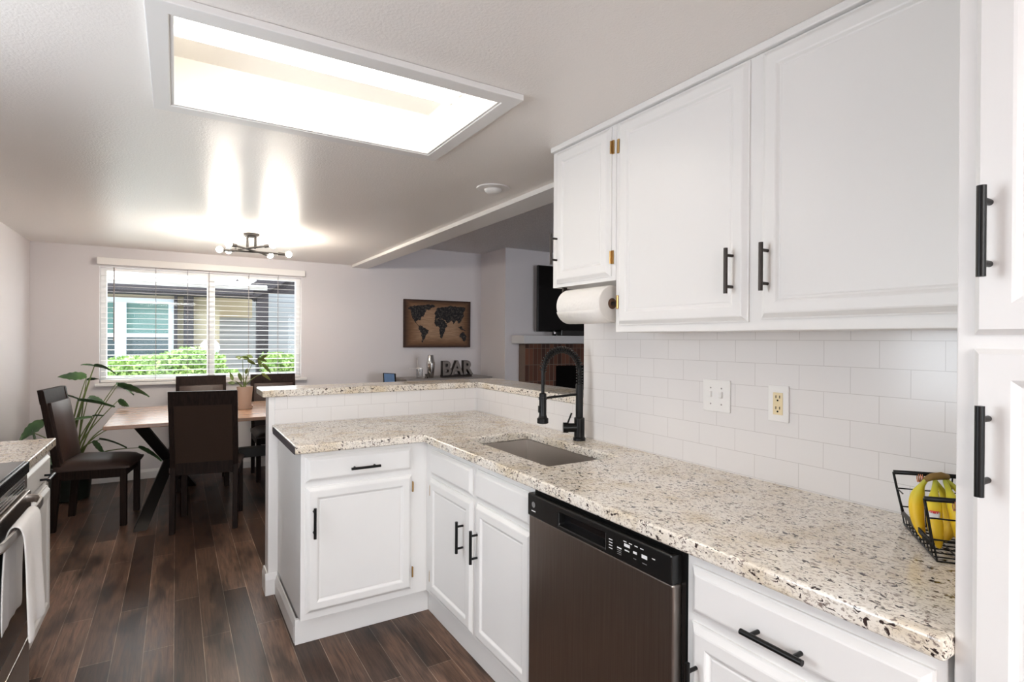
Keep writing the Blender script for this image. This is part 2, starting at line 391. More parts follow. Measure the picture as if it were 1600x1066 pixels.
# tiles
struct(MB().box(1.675, 1.683, .30, 2.069, .905, 1.62).build('wall_right_tiles', 'tileR'), 'white subway tile backsplash under the wall cabinets', 'backsplash')
struct(MB().box(.455, 1.683, 3.182, 3.19, .90, 1.063).build('wall_peninsula_tiles', 'tileP'), 'white subway tile strip below the raised bar on the peninsula', 'backsplash')
struct(MB().box(1.675, 1.683, 2.069, 3.182, .90, 1.063).build('wall_peninsula_return_tiles', 'tileR'), 'white subway tile strip below the raised bar behind the faucet', 'backsplash')
# baseboards
def board(name, a, b, n, h=.10, th=.014, lab=''):
    a, b, n = Vector((*a, 0)), Vector((*b, 0)), Vector((*n, 0)); d = (b - a)
    prof = [(0, 0), (th, 0), (th, h * .72), (th * .45, h), (0, h)]
    m = MB(); pts = [a + n * p + Vector((0, 0, q)) for p, q in prof]
    m.poly(pts, d, d.length)
    return struct(m.build(name, 'trim'), lab, 'baseboard')
board('baseboard_back', (XL, YF), (3.457, YF), (0, -1), .09, lab='white baseboard along the far wall')
board('baseboard_left', (XL, 3.3), (XL, YF), (1, 0), .09, lab='white baseboard along the left wall')
board('baseboard_end', (.425, 3.1905), (.425, 3.314), (-1, 0), .115, lab='white baseboard wrapping the end of the half wall')
board('baseboard_end_front', (.411, 3.19), (.470, 3.19), (0, -1), .115, lab='short white baseboard on the front of the half wall end')
board('baseboard_cabinet', (.472, 2.6205), (.472, 3.1755), (-1, 0), .10, lab='white baseboard along the end panel of the peninsula cabinet')
board('baseboard_dining', (.425, 3.30), (1.8, 3.30), (0, 1), .10, lab='white baseboard on the dining side of the half wall')

# ------------------------------------------------------------------ window and blind
wf = MB().slab([W0, W0 + .05, .275, .345, W1 - .05, W1], [WZ0, WZ0 + .045, WZ1 - .03, WZ1], lambda i, j: i in (0, 2, 4) or j != 1, YF + .065, YF + .12, lambda u, v, w: (u, w, v))
win = struct(wf.build('window_1', 'trim', bevel=.004), 'white framed sliding dining window', 'window')
MB().box(W0 + .05, .275, YF + .088, YF + .092, WZ0 + .045, WZ1 - .03).build('pane', 'pane', win)
MB().box(.345, W1 - .05, YF + .098, YF + .102, WZ0 + .045, WZ1 - .03).build('pane', 'pane', win)
MB().box(-.645, 1.245, YF - .045, YF + .07, .915, .943).build('window_sill', 'trim', win, bevel=.005)
bl = thing('window_blind', 'open white slatted blind across the dining window', 'blind', (.28, YF, 2.1))
sl = MB()
zs = [WZ0 + .06 + i * .0505 for i in range(20)]
for z in zs:
    q = Matrix.Translation((0, YF + .018, z)) @ Matrix.Rotation(R(4), 4, 'X')
    sl.box(W0 + .012, W1 - .012, -.024, .024, -.0014, .0014, q)
sl.build('slats', 'blind', bl)
MB().box(W0 + .01, W1 - .01, YF - .008, YF + .044, WZ0 + .006, WZ0 + .028).build('bottom_rail', 'blind', bl, bevel=.003)
vb = MB().box(-.63, 1.215, YF - .075, YF - .058, 2.060, 2.125).box(-.63, -.61, YF - .06, YF, 2.060, 2.125).box(1.195, 1.215, YF - .06, YF, 2.060, 2.125)
vb.build('valance', 'blind', bl, bevel=.004)
MB().box(-.61, 1.195, YF - .05, YF - .002, 2.065, 2.10).build('head_rail', 'blind', bl)
cd = MB()
for x in (-.17, .10, .29, .66, .95):
    for y in (-.008, .044): cd.cyl((x, YF + y, WZ0 + .02), (x, YF + y, 2.06), .0022, n=6)
cd.build('ladder_cords', 'cord', bl)
MB().cyl((-.50, YF - .055, 1.34), (-.50, YF - .05, 2.04), .005, n=8).build('tilt_wand', 'cord', bl)

# ------------------------------------------------------------------ cabinets
def handle(c, ax, n, parent, L=.135, m='black', r=.0062):
    c, ax, n = Vector(c), Vector(ax).normalized(), Vector(n).normalized()
    p = c + n * .031
    h = MB().cyl(p - ax * L / 2, p + ax * L / 2, r, n=16)
    for s in (-1, 1):
        h.cyl(c + ax * s * L * .345, p + ax * s * L * .345, .0048, n=12)
    return smooth_angle(h.build('handle', m, parent))
DOOR = [(0, 0), (0, .006), (.004, .007), (.016, .017), (.020, .018), (.046, .018), (.050, .0165), (.056, .011), (.060, .010), (.064, .0115), (.067, .0115)]
DRAW = [(0, 0), (0, .006), (.004, .007), (.016, .017), (.020, .018)]
def front(name, O, U, W, H, N, parent, prof, m='white'):
    return MB().panel(O, U, W, H, N, prof).build(name, m, parent)
def hinge(c, ax_n, parent, u, w=.013):
    c, n, u = Vector(c), Vector(ax_n), Vector(u)
    h = MB()
    h.bar(c - Vector((0, 0, .026)) + n * .003, c + Vector((0, 0, .026)) + n * .003, w, .005, up=n)
    h.cyl(c - Vector((0, 0, .024)) + n * .008 + u * .006, c + Vector((0, 0, .024)) + n * .008 + u * .006, .004, n=8)
    return h.build('hinge', 'brass', parent)
X_, Y_, Z_ = Vector((1, 0, 0)), Vector((0, 1, 0)), Vector((0, 0, 1))
CT, CB = .914, .876                                    # countertop top / underside
# peninsula base cabinet (front looks to -Y)
g = 'white base cabinets'
pc = thing('base_cabinet', 'white peninsula base cabinet with one drawer above one door', 'cabinet', (.76, 2.85, 0), g)
b = MB().box(.472, 1.085, 2.548, 3.18, .125, CB); b.box(.459, 1.10, 2.598, 2.62, 0, .112).box(.485, 1.10, 2.62, 3.17, 0, .125)
b.build('body', 'white', pc, bevel=.002)
d = front('drawer', (.490, 2.548, .738), X_, .497, .115, -Y_, pc, DRAW)
handle((.75, 2.53, .787), X_, -Y_, d)
d = front('door', (.492, 2.548, .155), X_, .496, .562, -Y_, pc, DOOR)
handle((.524, 2.53, .565), Z_, -Y_, d)
hinge((.993, 2.548, .655), -Y_, d, X_ * 0, .004); hinge((.993, 2.548, .236), -Y_, d, X_ * 0, .004)
# sink base cabinet (front looks to -X)
skc = thing('base_cabinet', 'white sink base cabinet with two doors under two false drawer fronts', 'cabinet', (1.35, 2.05, 0), g)
b = MB().slab([1.068, 1.10, 1.66], [1.583, 1.62, 2.50, 2.547], lambda i, j: not (i == 1 and j == 1), .125, CB, lambda u, v, w: (u, v, w)).box(1.1005, 1.66, 1.583, 2.62, 0, .124)
b.build('body', 'white', skc, bevel=.002)
front('false_front', (1.068, 2.474, .722), -Y_, .437, .122, -X_, skc, DRAW)
front('false_front', (1.068, 2.003, .722), -Y_, .418, .122, -X_, skc, DRAW)
d = front('door', (1.068, 2.482, .145), -Y_, .450, .560, -X_, skc, DOOR)
handle((1.05, 2.105, .535), Z_, -X_, d); hinge((1.068, 2.490, .64), -X_, d, Y_ * -1); hinge((1.068, 2.490, .22), -X_, d, Y_ * -1)
d = front('door', (1.068, 2.003, .145), -Y_, .418, .560, -X_, skc, DOOR)
handle((1.05, 2.003 - .028, .535), Z_, -X_, d)
# drawer base cabinet beside pantry
rc = thing('base_cabinet', 'white base cabinet between dishwasher and tall pantry with wide drawer', 'cabinet', (1.35, .65, 0), g)
MB().box(1.068, 1.66, .385, .913, .125, CB).box(1.112, 1.66, .385, .913, 0, .125).build('body', 'white', rc, bevel=.002)
d = front('drawer', (1.068, .896, .726), -Y_, .496, .115, -X_, rc, DRAW)
handle((1.05, .665, .766), Y_, -X_, d)
d = front('door', (1.068, .896, .145), -Y_, .496, .560, -X_, rc, DOOR)
handle((1.05, .872, .56), Z_, -X_, d)
# left base cabinet beside the range (front looks to +X)
lc = thing('base_cabinet', 'white base cabinet beside the range at the left edge', 'cabinet', (-.8, 2.97, 0), g)
MB().box(-1.11, -.503, 2.712, 3.243, .115, CB).box(-1.11, -.55, 2.712, 3.243, 0, .115).build('body', 'white', lc, bevel=.002)
d = front('drawer', (-.503, 2.722, .735), Y_, .512, .115, X_, lc, DRAW)
handle((-.485, 3.04, .778), Y_, X_, d)
d = front('door', (-.503, 2.722, .135), Y_, .512, .570, X_, lc, DOOR)
# wall cabinets
g = 'white wall cabinets'
sc_ = thing('wall_cabinet', 'short single door wall cabinet above the paper towel roll', 'cabinet', (1.56, 1.8, 1.61), g)
MB().box(1.44, 1.674, 1.589, 2.0, 1.61, 2.211).build('body', 'white', sc_, bevel=.002)
d = front('door', (1.44, 1.966, 1.626), -Y_, .355, .579, -X_, sc_, DOOR)
handle((1.422, 1.948, 1.775), Z_, -X_, d, m='bronze')
hinge((1.44, 1.606, 2.125), -X_, d, Y_); hinge((1.44, 1.606, 1.70), -X_, d, Y_)
bc = thing('wall_cabinet', 'large two door wall cabinet reaching the pantry', 'cabinet', (1.56, .95, 1.41), g)
MB().box(1.44, 1.674, .376, 1.587, 1.41, 2.211).build('body', 'white', bc, bevel=.002)
d = front('door', (1.44, 1.566, 1.436), -Y_, .555, .769, -X_, bc, DOOR)
handle((1.422, 1.058, 1.588), Z_, -X_, d, m='bronze')
hinge((1.44, 1.574, 2.12), -X_, d, Y_ * -1); hinge((1.44, 1.574, 1.525), -X_, d, Y_ * -1)
d = front('door', (1.44, .970, 1.442), -Y_, .588, .763, -X_, bc, DOOR)
handle((1.422, .943, 1.588), Z_, -X_, d, m='bronze')
# pantry
pn = thing('pantry_cabinet', 'tall white pantry cabinet at the right edge with black bar pulls', 'cabinet', (1.35, .1, 0))
MB().box(1.060, 1.674, -.40, .374, .1, 2.20).box(1.11, 1.674, -.40, .374, 0, .1).build('body', 'white', pn, bevel=.002)
PD = [(0, 0), (0, .004), (.006, .010), (.008, .012), (.046, .012), (.050, .010), (.056, .005), (.060, .004)]
d = front('door', (1.060, .350, 1.392), -Y_, .40, .80, -X_, pn, PD)
handle((1.048, .330, 1.545), Z_, -X_, d)
d = front('door', (1.060, .350, .13), -Y_, .40, 1.24, -X_, pn, PD)
handle((1.048, .330, 1.218), Z_, -X_, d)

# ------------------------------------------------------------------ countertops
SX0, SX1, SY0, SY1 = 1.172, 1.508, 1.648, 2.312          # sink cut-out
us = [.440, 1.027, SX0, SX1, 1.675]; vs = [.374, SY0, SY1, 2.497, 3.182]
def inc(i, j):
    if i == 0: return j == 3
    return not (i == 2 and j == 1)
ct = MB().slab(us, vs, inc, CB, CT, lambda u, v, w: (u, v, w)).build('countertop', 'granite', bevel=.007, seg=3)
tag(ct, 'L-shaped speckled cream granite worktop around the sink', 'countertop')
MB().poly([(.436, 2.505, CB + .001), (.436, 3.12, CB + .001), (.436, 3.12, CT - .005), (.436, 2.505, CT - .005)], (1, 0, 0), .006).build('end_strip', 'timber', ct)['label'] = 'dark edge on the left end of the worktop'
us = [.392, 1.683 - .005, 1.95]; vs = [2.072, 3.165, 3.43]
bt = MB().slab(us, vs, lambda i, j: i == 1 or j == 1, 1.063, 1.101, lambda u, v, w: (u, v, w)).build('breakfast_bar', 'granite', bevel=.006, seg=3)
tag(bt, 'raised granite breakfast bar top on the half wall', 'countertop')
lt = MB().box(-1.113, -.470, 2.708, 3.258, CB, CT).build('countertop', 'granite', bevel=.006, seg=3)
tag(lt, 'small granite worktop beside the range at the left edge', 'countertop')

# ------------------------------------------------------------------ sink
sk = thing('kitchen_sink', 'undermount stainless steel sink bowl set into the granite', 'sink', (1.34, 1.98, .68))
m = MB()
x0, x1, y0, y1, zb, zt = SX0 - .006, SX1 + .006, SY0 - .006, SY1 + .006, .665, CB - .001
m.slab([x0 - .02, x0, x1, x1 + .02], [y0 - .02, y0, y1, y1 + .02], lambda i, j: not (i == 1 and j == 1), zt - .002, zt, lambda u, v, w: (u, v, w))
bm = m.bm
A = [bm.verts.new(p) for p in ((x0, y0, zt), (x1, y0, zt), (x1, y1, zt), (x0, y1, zt))]
B = [bm.verts.new(p) for p in ((x0 + .008, y0 + .008, zb), (x1 - .008, y0 + .008, zb), (x1 - .008, y1 - .008, zb), (x0 + .008, y1 - .008, zb))]
for i in range(4): bm.faces.new((A[i], A[(i + 1) % 4], B[(i + 1) % 4], B[i]))
bm.faces.new(B)
m.build('bowl', 'steel', sk, bevel=.010, seg=3)
MB().lathe([(.0, zb + .002), (.045, zb + .002), (.048, zb + .006), (.03, zb + .004), (.0, zb + .003)][1:4], (1.36, 1.98, 0), 24).build('drain', 'chrome', sk)

# ------------------------------------------------------------------ faucet
FX, FY = 1.597, 2.003
fc = thing('kitchen_faucet', 'matte black spring neck faucet behind the sink', 'faucet', (FX, FY, CT))
smooth_angle(MB().lathe([(.029, CT), (.029, CT + .012), (.0245, CT + .016), (.0245, 1.018), (.017, 1.021)], (FX, FY, 0), 24).build('base', 'black', fc))
lv = Vector((-.85, .52, 0)).normalized()
p0 = Vector((FX, FY, .972))
valve = smooth_angle(MB().cyl(p0, p0 + lv * .052, .021, n=24).cyl(p0 + lv * .052, p0 + lv * .075, .024, n=24).build('valve', 'black', fc))
MB().cyl(p0 + lv * .056 + Vector((0, 0, .015)), p0 + lv * .036 + Vector((0, 0, .068)), .0042, n=10).build('lever', 'black', valve)
smooth_angle(MB().cyl((FX, FY, 1.018), (FX, FY, 1.172), .0175, n=24).build('post', 'black', fc))
sp_d = Vector((-1, 0.05, 0)).normalized()
RA = .100
arc = []
for i in range(31):
    a = math.pi * i / 30
    arc.append(Vector((FX, FY, 1.235)) + sp_d * (RA - RA * math.cos(a)) + Vector((0, 0, RA * math.sin(a))))
path = [Vector((FX, FY, 1.165)), Vector((FX, FY, 1.20))] + arc + [arc[-1] + Vector((0, 0, -.06)), arc[-1] + Vector((0, 0, -.105))]
smooth_angle(MB().tube(path, .0075, 12).build('hose', 'black', fc))
# spring coil around hose
def resample(pts, n):
    L = [0]
    for a, b in zip(pts, pts[1:]): L.append(L[-1] + (b - a).length)
    out = []; j = 0
    for i in range(n):
        s = L[-1] * i / (n - 1)
        while j < len(L) - 2 and L[j + 1] < s: j += 1
        f = (s - L[j]) / (L[j + 1] - L[j]); out.append(pts[j].lerp(pts[j + 1], f))
    return out
cp = resample(path[:-2], 620); coil = []
side = sp_d.cross(Z_)
for i, p in enumerate(cp):
    d = (cp[min(i + 1, len(cp) - 1)] - cp[max(i - 1, 0)]).normalized(); u = side.cross(d)
    a = i / 619 * 2 * math.pi * 30
    coil.append(p + (side * math.cos(a) + u * math.sin(a)) * .0145)
MB().tube(coil, .0024, 6).build('spring', 'black', fc, smooth=True)
hd = arc[-1]
smooth_angle(MB().lathe([(.011, 1.142), (.0165, 1.138), (.0165, 1.045), (.020, 1.032), (.0255, 1.028), (.0255, 1.008), (.02, 1.005)], (hd.x, hd.y, 0), 24).box(hd.x - .021, hd.x - .014, hd.y - .006, hd.y + .006, 1.055, 1.085).build('spray_head', 'black', fc))
MB().cyl((FX, FY, 1.128), (hd.x, hd.y, 1.118), .0055, n=12).lathe([(.019, 1.112), (.019, 1.124)], (hd.x, hd.y, 0), 20).build('support_arm', 'black', fc)

# ------------------------------------------------------------------ dishwasher
dw = thing('dishwasher', 'dark stainless built-in dishwasher with black control strip', 'dishwasher', (1.35, 1.25, 0))
DY0, DY1, DX = .930, 1.572, 1.036
MB().box(1.066, 1.66, .918, 1.578, .02, CB - .004).build('tub', 'blackgloss', dw)
MB().box(1.090, 1.20, .94, 1.56, 0, .10).build('kick_plate', 'blackgloss', dw)
MB().box(DX, 1.068, DY0, DY1, .105, .782).build('door', 'darksteel', dw, bevel=.006, seg=3)
# control strip with handle pocket
HP0, HP1 = 1.175, 1.395
m = MB().slab([DY0, HP0, HP1, DY1], [.780, .795, .835, .856], lambda i, j: not (i == 1 and j == 1), 1.030, 1.068, lambda u, v, w: (w, u, v))
cs = m.build('control_strip', 'blackgloss', dw, bevel=.005, seg=3)
MB().box(1.056, 1.067, HP0, HP1, .795, .835).build('handle_pocket', 'blackglass', cs)
yy = lambda s: HP0 - .012 - s
marks = [(.006, .020, .826 - k * .008, .828 - k * .008, 'print') for k in range(4)] + [(.040, .056, .813, .816, 'print')]
marks += [(.064 + .021 * k, .075 + .021 * k, .838, .840, 'print') for k in range(4)]
marks += [(.067, .088, .826, .834, 'print'), (.069, .086, .815, .818, 'print'), (.101, .114, .818, .824, 'print'), (.132, .151, .817, .826, 'print'), (.168, .178, .826, .828, 'print')]
marks += [(.040, .056, .797 + k * .005, .799 + k * .005, 'dimprint') for k in range(3)] + [(.134, .150, .803, .805, 'dimprint'), (.102, .112, .804, .806, 'dimprint')]
for a, b_, z0, z1, mm in marks: MB().box(1.0293, 1.0301, yy(b_), yy(a), z0, z1).build('button_print', mm, cs)
MB().cyl((1.0296, 1.535, .823), (1.031, 1.535, .823), .010, n=24).build('logo_badge', 'dimprint', cs)
MB().box(1.0293, 1.0301, 1.523, 1.546, .800, .803).build('brand_print', 'print', cs)

# ------------------------------------------------------------------ paper towel
pt = thing('paper_towel_holder', 'dark rod holder fixed under the short wall cabinet', 'holder', (1.46, 1.77, 1.523))
MB().cyl((1.46, 1.592, 1.523), (1.46, 1.945, 1.523), .008, n=12).build('rod', 'bronze', pt)
MB().box(1.45, 1.47, 1.935, 1.945, 1.515, 1.611).build('bracket', 'bronze', pt)
MB().cyl((1.46, 1.588, 1.523), (1.46, 1.596, 1.523), .016, n=20).build('mount', 'bronze', pt)
tr = thing('paper_towel_roll', 'white paper towel roll hanging below the short wall cabinet', 'paper towels', (1.46, 1.77, 1.523))
n = 48; m = MB(); RR = .072
smooth_angle(m.lathe([(.021, 0), (.068, 0), (RR, .004), (RR, .271), (.068, .275), (.021, .275)], (1.46, 1.630, 1.523), n, 'Y').build('roll', 'paper', tr))
MB().lathe([(.0195, -.001), (.0215, -.001), (.0215, .276), (.0195, .276)], (1.46, 1.630, 1.523), 24, 'Y').build('core', 'cardboard', tr)
m = MB(); pts = []
for k in range(10):
    a = R(200 + k * 9); pts.append((1.46 + (RR + .002) * math.cos(a), 1.523 + (RR + .002) * math.sin(a)))
pts = pts + [(1.49, 1.4495), (1.508, 1.452)]
prev = None
for (x, z) in pts:
    c2 = [m.bm.verts.new((x, 1.632, z)), m.bm.verts.new((x, 1.903, z))]
    if prev: m.bm.faces.new((prev[0], c2[0], c2[1], prev[1]))
    prev = c2
o = m.build('loose_sheet', 'paper', tr, smooth=True); q = o.modifiers.new('th', 'SOLIDIFY'); q.thickness = .001

# ------------------------------------------------------------------ switch and outlet
sw = thing('switch_plate', 'double white switch plate on the tile backsplash', 'switch', (1.674, 1.305, 1.18))
MB().box(1.668, 1.675, 1.247, 1.363, 1.122, 1.238).build('plate', 'plastic', sw, bevel=.003)
for y in (1.328, 1.282):
    MB().box(1.658, 1.669, y - .006, y + .006, 1.174, 1.196).build('toggle', 'plastic', sw, bevel=.002)
    for z in (1.208, 1.150): MB().cyl((1.6673, y, z), (1.669, y, z), .003, n=10).build('screw', 'cord', sw)
ol = thing('wall_outlet', 'white outlet plate with ivory receptacle on the tile backsplash', 'outlet', (1.674, 1.065, 1.175))
MB().box(1.668, 1.675, 1.029, 1.101, 1.117, 1.235).build('plate', 'plastic', ol, bevel=.003)
rc_ = MB().box(1.6655, 1.669, 1.048, 1.082, 1.140, 1.212).build('receptacle', 'ivory', ol, bevel=.002)
m = MB()
for zc in (1.194, 1.158):
    for y in (1.058, 1.071): m.box(1.665, 1.666, y - .0013, y + .0013, zc, zc + .009)
    m.cyl((1.6648, 1.065, zc - .007), (1.666, 1.065, zc - .007), .003, n=10)
m.build('slots', 'blackgloss', rc_)

# ------------------------------------------------------------------ fluorescent light box
fl = thing('fluorescent_light', 'recessed fluorescent ceiling light box with white frame', 'ceiling light', (.48, 2.0, ZC))
x0, x1, y0, y1 = LB; zt = ZC + .16
m = MB()
m.box(x0 - .01, x1 + .01, y0 - .01, y1 + .01, zt, zt + .012)
e = .0015; z0 = ZC - .009
m.box(x0 - .012, x0 + e, y0, y1, z0, zt).box(x1 - e, x1 + .012, y0, y1, z0, zt).box(x0 - .012, x1 + .012, y0 - .012, y0 + e, z0, zt).box(x0 - .012, x1 + .012, y1 - e, y1 + .012, z0, zt)
m.build('housing', 'boxwhite', fl)
us = [-.072, x0, x1, 1.032]; vs = [1.612, y0, y1, 2.385]
m = MB().slab(us, vs, lambda i, j: not (i == 1 and j == 1), ZC - .022, ZC - .0005, lambda u, v, w: (u, v, w))
m.build('frame', 'trim', fl, bevel=.003)
us = [x0, x0 + .010, x1 - .010, x1]; vs = [y0, y0 + .010, y1 - .010, y1]
MB().slab(us, vs, lambda i, j: not (i == 1 and j == 1), ZC - .018, ZC - .010, lambda u, v, w: (u, v, w)).build('inner_lip', 'trim', fl)
for y in (1.90, 1.985):
    MB().cyl((x0 + .012, y, ZC + .098), (x1 - .055, y, ZC + .098), .022, n=20).build('tube', 'tube', fl)
for y in (1.90, 1.985):
    for x in (x0 + .002, x1 - .055): MB().box(x, x + .010, y - .012, y + .012, ZC + .075, zt).build('lamp_holder', 'plastic', fl)

# ------------------------------------------------------------------ ceiling eyeball speaker
sk_ = thing('ceiling_speaker', 'round white recessed eyeball fixture in the ceiling beside the beam', 'ceiling fixture', (1.525, 2.70, ZC))
smooth_angle(MB().lathe([(.095, ZC - .0005), (.093, ZC - .006), (.060, ZC - .013), (.052, ZC - .010)], (1.525, 2.70, 0), 40).build('ring', 'trim', sk_))
smooth_angle(MB().lathe([(.050, ZC - .008), (.048, ZC - .018), (.036, ZC - .030), (.012, ZC - .034)], (1.52, 2.695, 0), 32).build('eyeball', 'plastic', sk_))

# ------------------------------------------------------------------ dining ceiling lamp
lp = thing('ceiling_lamp', 'dark metal six bulb crossed-arm lamp over the dining table', 'ceiling lamp', (.526, 4.96, ZC))
LC = Vector((.526, 4.96, 0))
smooth_angle(MB().lathe([(.062, ZC - .0005), (.060, ZC - .020), (.050, ZC - .028)], LC, 32).build('canopy', 'lampmetal', lp))
m = MB()
for k in range(4):
    a = R(45 + 90 * k); p = LC + Vector((.042 * math.cos(a), .042 * math.sin(a), 0))
    m.cyl(p + Vector((0, 0, 2.118)), p + Vector((0, 0, ZC - .02)), .007, n=10)
m.build('rods', 'lampmetal', lp)
arms = [((.298, 5.03, 2.095), (.819, 4.99, 2.095)), ((.345, 4.80, 2.112), (.695, 5.16, 2.097)), ((.370, 5.13, 2.105), (.660, 4.74, 2.122))]
for a, b in arms:
    a, b = Vector(a), Vector(b); d = (b - a).normalized()
    ar = MB().cyl(a + d * .05, b - d * .05, .008, n=12).build('arm', 'lampmetal', lp)
    for p, s in ((a, 1), (b, -1)):
        MB().cyl(p + d * s * .030, p + d * s * .085, .014, n=14).build('socket', 'lampmetal', ar)
        bb = MB().sph(p, .024, 2).build('bulb', 'bulb', ar, smooth=True)

# ------------------------------------------------------------------ dining table
tb = thing('dining_table', 'rectangular walnut dining table with black crossed legs', 'table', (.55, 5.37, 0))
TX0, TX1, TY0, TY1, TZ = -.437, 1.50, 4.78, 5.97, .75
m = MB()
tp = [(TX0, TY0), (TX1, TY0), (TX1, TY1), (TX0, TY1)]
m.box(TX0, TX1, TY0, TY1, TZ - .028, TZ)
top = m.build('tabletop', 'tablewood', tb, bevel=.004)
def xleg(cx, s):
    a = .17 * s
    for (y0, z0, y1, z1, sgn) in ((TY0 - .03, 0, TY1 - .06, TZ - .028, 1), (TY0 + .06, TZ - .028, TY1 - .03, 0, 1)):
        p0 = Vector((cx - a, y0, z0)); p1 = Vector((cx + a, y1, z1))
        m = MB(); d = (p1 - p0); w = Vector((.042, 0, 0)); t = .055
        n2 = Vector((0, t, 0))
        pts = [p0 - w - n2, p0 + w - n2, p0 + w + n2, p0 - w + n2]
        m.poly(pts, d, d.length)
        m.build('leg', 'tableblack', tb, bevel=.004)
xleg(-.045, 1); xleg(1.12, -1)
MB().box(-.09, 1.17, 5.33, 5.41, .325, .41).build('stretcher', 'tableblack', tb, bevel=.004)

# ------------------------------------------------------------------ dining chairs
def make_chair():
    t = thing('dining_chair', '', 'chair')
    # local: front +Y, width along X, back at y = 0
    W = .43; h = W / 2
    for s in (-1, 1):
        m = MB()
        # rear leg and back post with a bend at seat height
        prof = [(-.045, 0), (.0, 0), (.035, .44), (-.065, 1.0), (-.10, 1.0), (-.012, .46)]
        m.poly([(s * h - (.034 if s > 0 else 0), y, z) for y, z in prof], (1, 0, 0), .034)
        m.build('leg', 'chairwood', t, bevel=.003)
        m = MB(); x0 = s * (h - .022)
        m.bar((x0, .40, 0), (x0, .40, .42), .040, .040, up=(0, 1, 0)); m.build('leg', 'chairwood', t, bevel=.003)
    MB().box(-h + .034, h - .034, -.014, .022, .405, .492).box(-h + .036, h - .036, .385, .412, .36, .425).box(-h + .004, -h + .03, .02, .40, .36, .425).box(h - .03, h - .004, .02, .40, .36, .425).build('seat_frame', 'chairwood', t, bevel=.002)
    m = MB()
    bm = m.bm; nx, ny = 10, 10
    def P(i, j, k):
        u, v = i / nx * 2 - 1, j / ny * 2 - 1
        r = (1 - abs(u) ** 5) * (1 - abs(v) ** 5)
        x = u * (h + .006); y = .222 + v * .232 - (.0 if v < 0 else .012 * u * u)
        return (x, y, .425 + k * (.025 + .040 * r ** .55) - (.012 * v if k else 0))
    T = [[bm.verts.new(P(i, j, 1)) for j in range(ny + 1)] for i in range(nx + 1)]
    Bq = [[bm.verts.new(P(i, j, 0)) for j in range(ny + 1)] for i in range(nx + 1)]
    for i in range(nx):
        for j in range(ny):
            bm.faces.new((T[i][j], T[i + 1][j], T[i + 1][j + 1], T[i][j + 1])); bm.faces.new((Bq[i][j], Bq[i][j + 1], Bq[i + 1][j + 1], Bq[i + 1][j]))
    for i in range(nx):
        bm.faces.new((T[i][0], Bq[i][0], Bq[i + 1][0], T[i + 1][0])); bm.faces.new((T[i][ny], T[i + 1][ny], Bq[i + 1][ny], Bq[i][ny]))
    for j in range(ny):
        bm.faces.new((T[0][j], T[0][j + 1], Bq[0][j + 1], Bq[0][j])); bm.faces.new((T[nx][j], Bq[nx][j], Bq[nx][j + 1], T[nx][j + 1]))
    smooth_angle(m.build('seat', 'leather', t), 60)
    # back: post line y(z) from (0.012,.44) to (-.08,1.0)
    yb = lambda z: .012 - (z - .44) * .165
    def slab(z0, z1, f0, f1, hw, name, mt, crown=0):
        m = MB(); bm = m.bm; n = 8; k = 6; fr, bk = [], []
        for i in range(n + 1):
            z = z0 + (z1 - z0) * i / n; rowf, rowb = [], []
            for j in range(k + 1):
                u = j / k * 2 - 1; e = (1 - abs(2 * i / n - 1) ** 4) * (1 - abs(u) ** 4)
                rowf.append(bm.verts.new((u * hw, yb(z) + f1 + crown * e, z))); rowb.append(bm.verts.new((u * hw, yb(z) + f0, z)))
            fr.append(rowf); bk.append(rowb)
        for i in range(n):
            for j in range(k):
                bm.faces.new((fr[i][j], fr[i + 1][j], fr[i + 1][j + 1], fr[i][j + 1])); bm.faces.new((bk[i][j], bk[i][j + 1], bk[i + 1][j + 1], bk[i + 1][j]))
        for i in range(n):
            bm.faces.new((fr[i][0], bk[i][0], bk[i + 1][0], fr[i + 1][0])); bm.faces.new((fr[i][k], fr[i + 1][k], bk[i + 1][k], bk[i][k]))
        for j in range(k):
            bm.faces.new((fr[0][j], fr[0][j + 1], bk[0][j + 1], bk[0][j])); bm.faces.new((fr[n][j], bk[n][j], bk[n][j + 1], fr[n][j + 1]))
        return smooth_angle(m.build(name, mt, t), 50)
    slab(.905, 1.005, -.022, .012, h - .001, 'top_rail', 'chairwood')
    slab(.490, .905, -.016, .008, h - .034, 'back_panel', 'weave')
    slab(.480, .912, .008, .034, h - .030, 'backrest', 'leather', .026)
    return t
ch0 = make_chair()
def place(o, x, y, rz, label):
    o.location = (x, y, 0); o.rotation_euler = (0, 0, rz); o['label'] = label; o['group'] = 'dining chairs around the table'
GC = 'dining chairs around the table'
place(ch0, .180, 4.50, R(-10), 'dark wood dining chair with its back to the kitchen, tucked in front of the table')
c = dup(ch0); place(c, -.688, 5.165, R(-99), 'brown leather dining chair at the left end of the table beside the plant')
c = dup(ch0); place(c, .875, 4.62, R(-2), 'dining chair mostly hidden behind the granite bar end')
c = dup(ch0); place(c, .215, 6.13, R(180), 'far dining chair below the window, straight behind the nearest chair')
c = dup(ch0); place(c, .87, 6.13, R(180), 'far dining chair below the window, behind the tan plant pot')

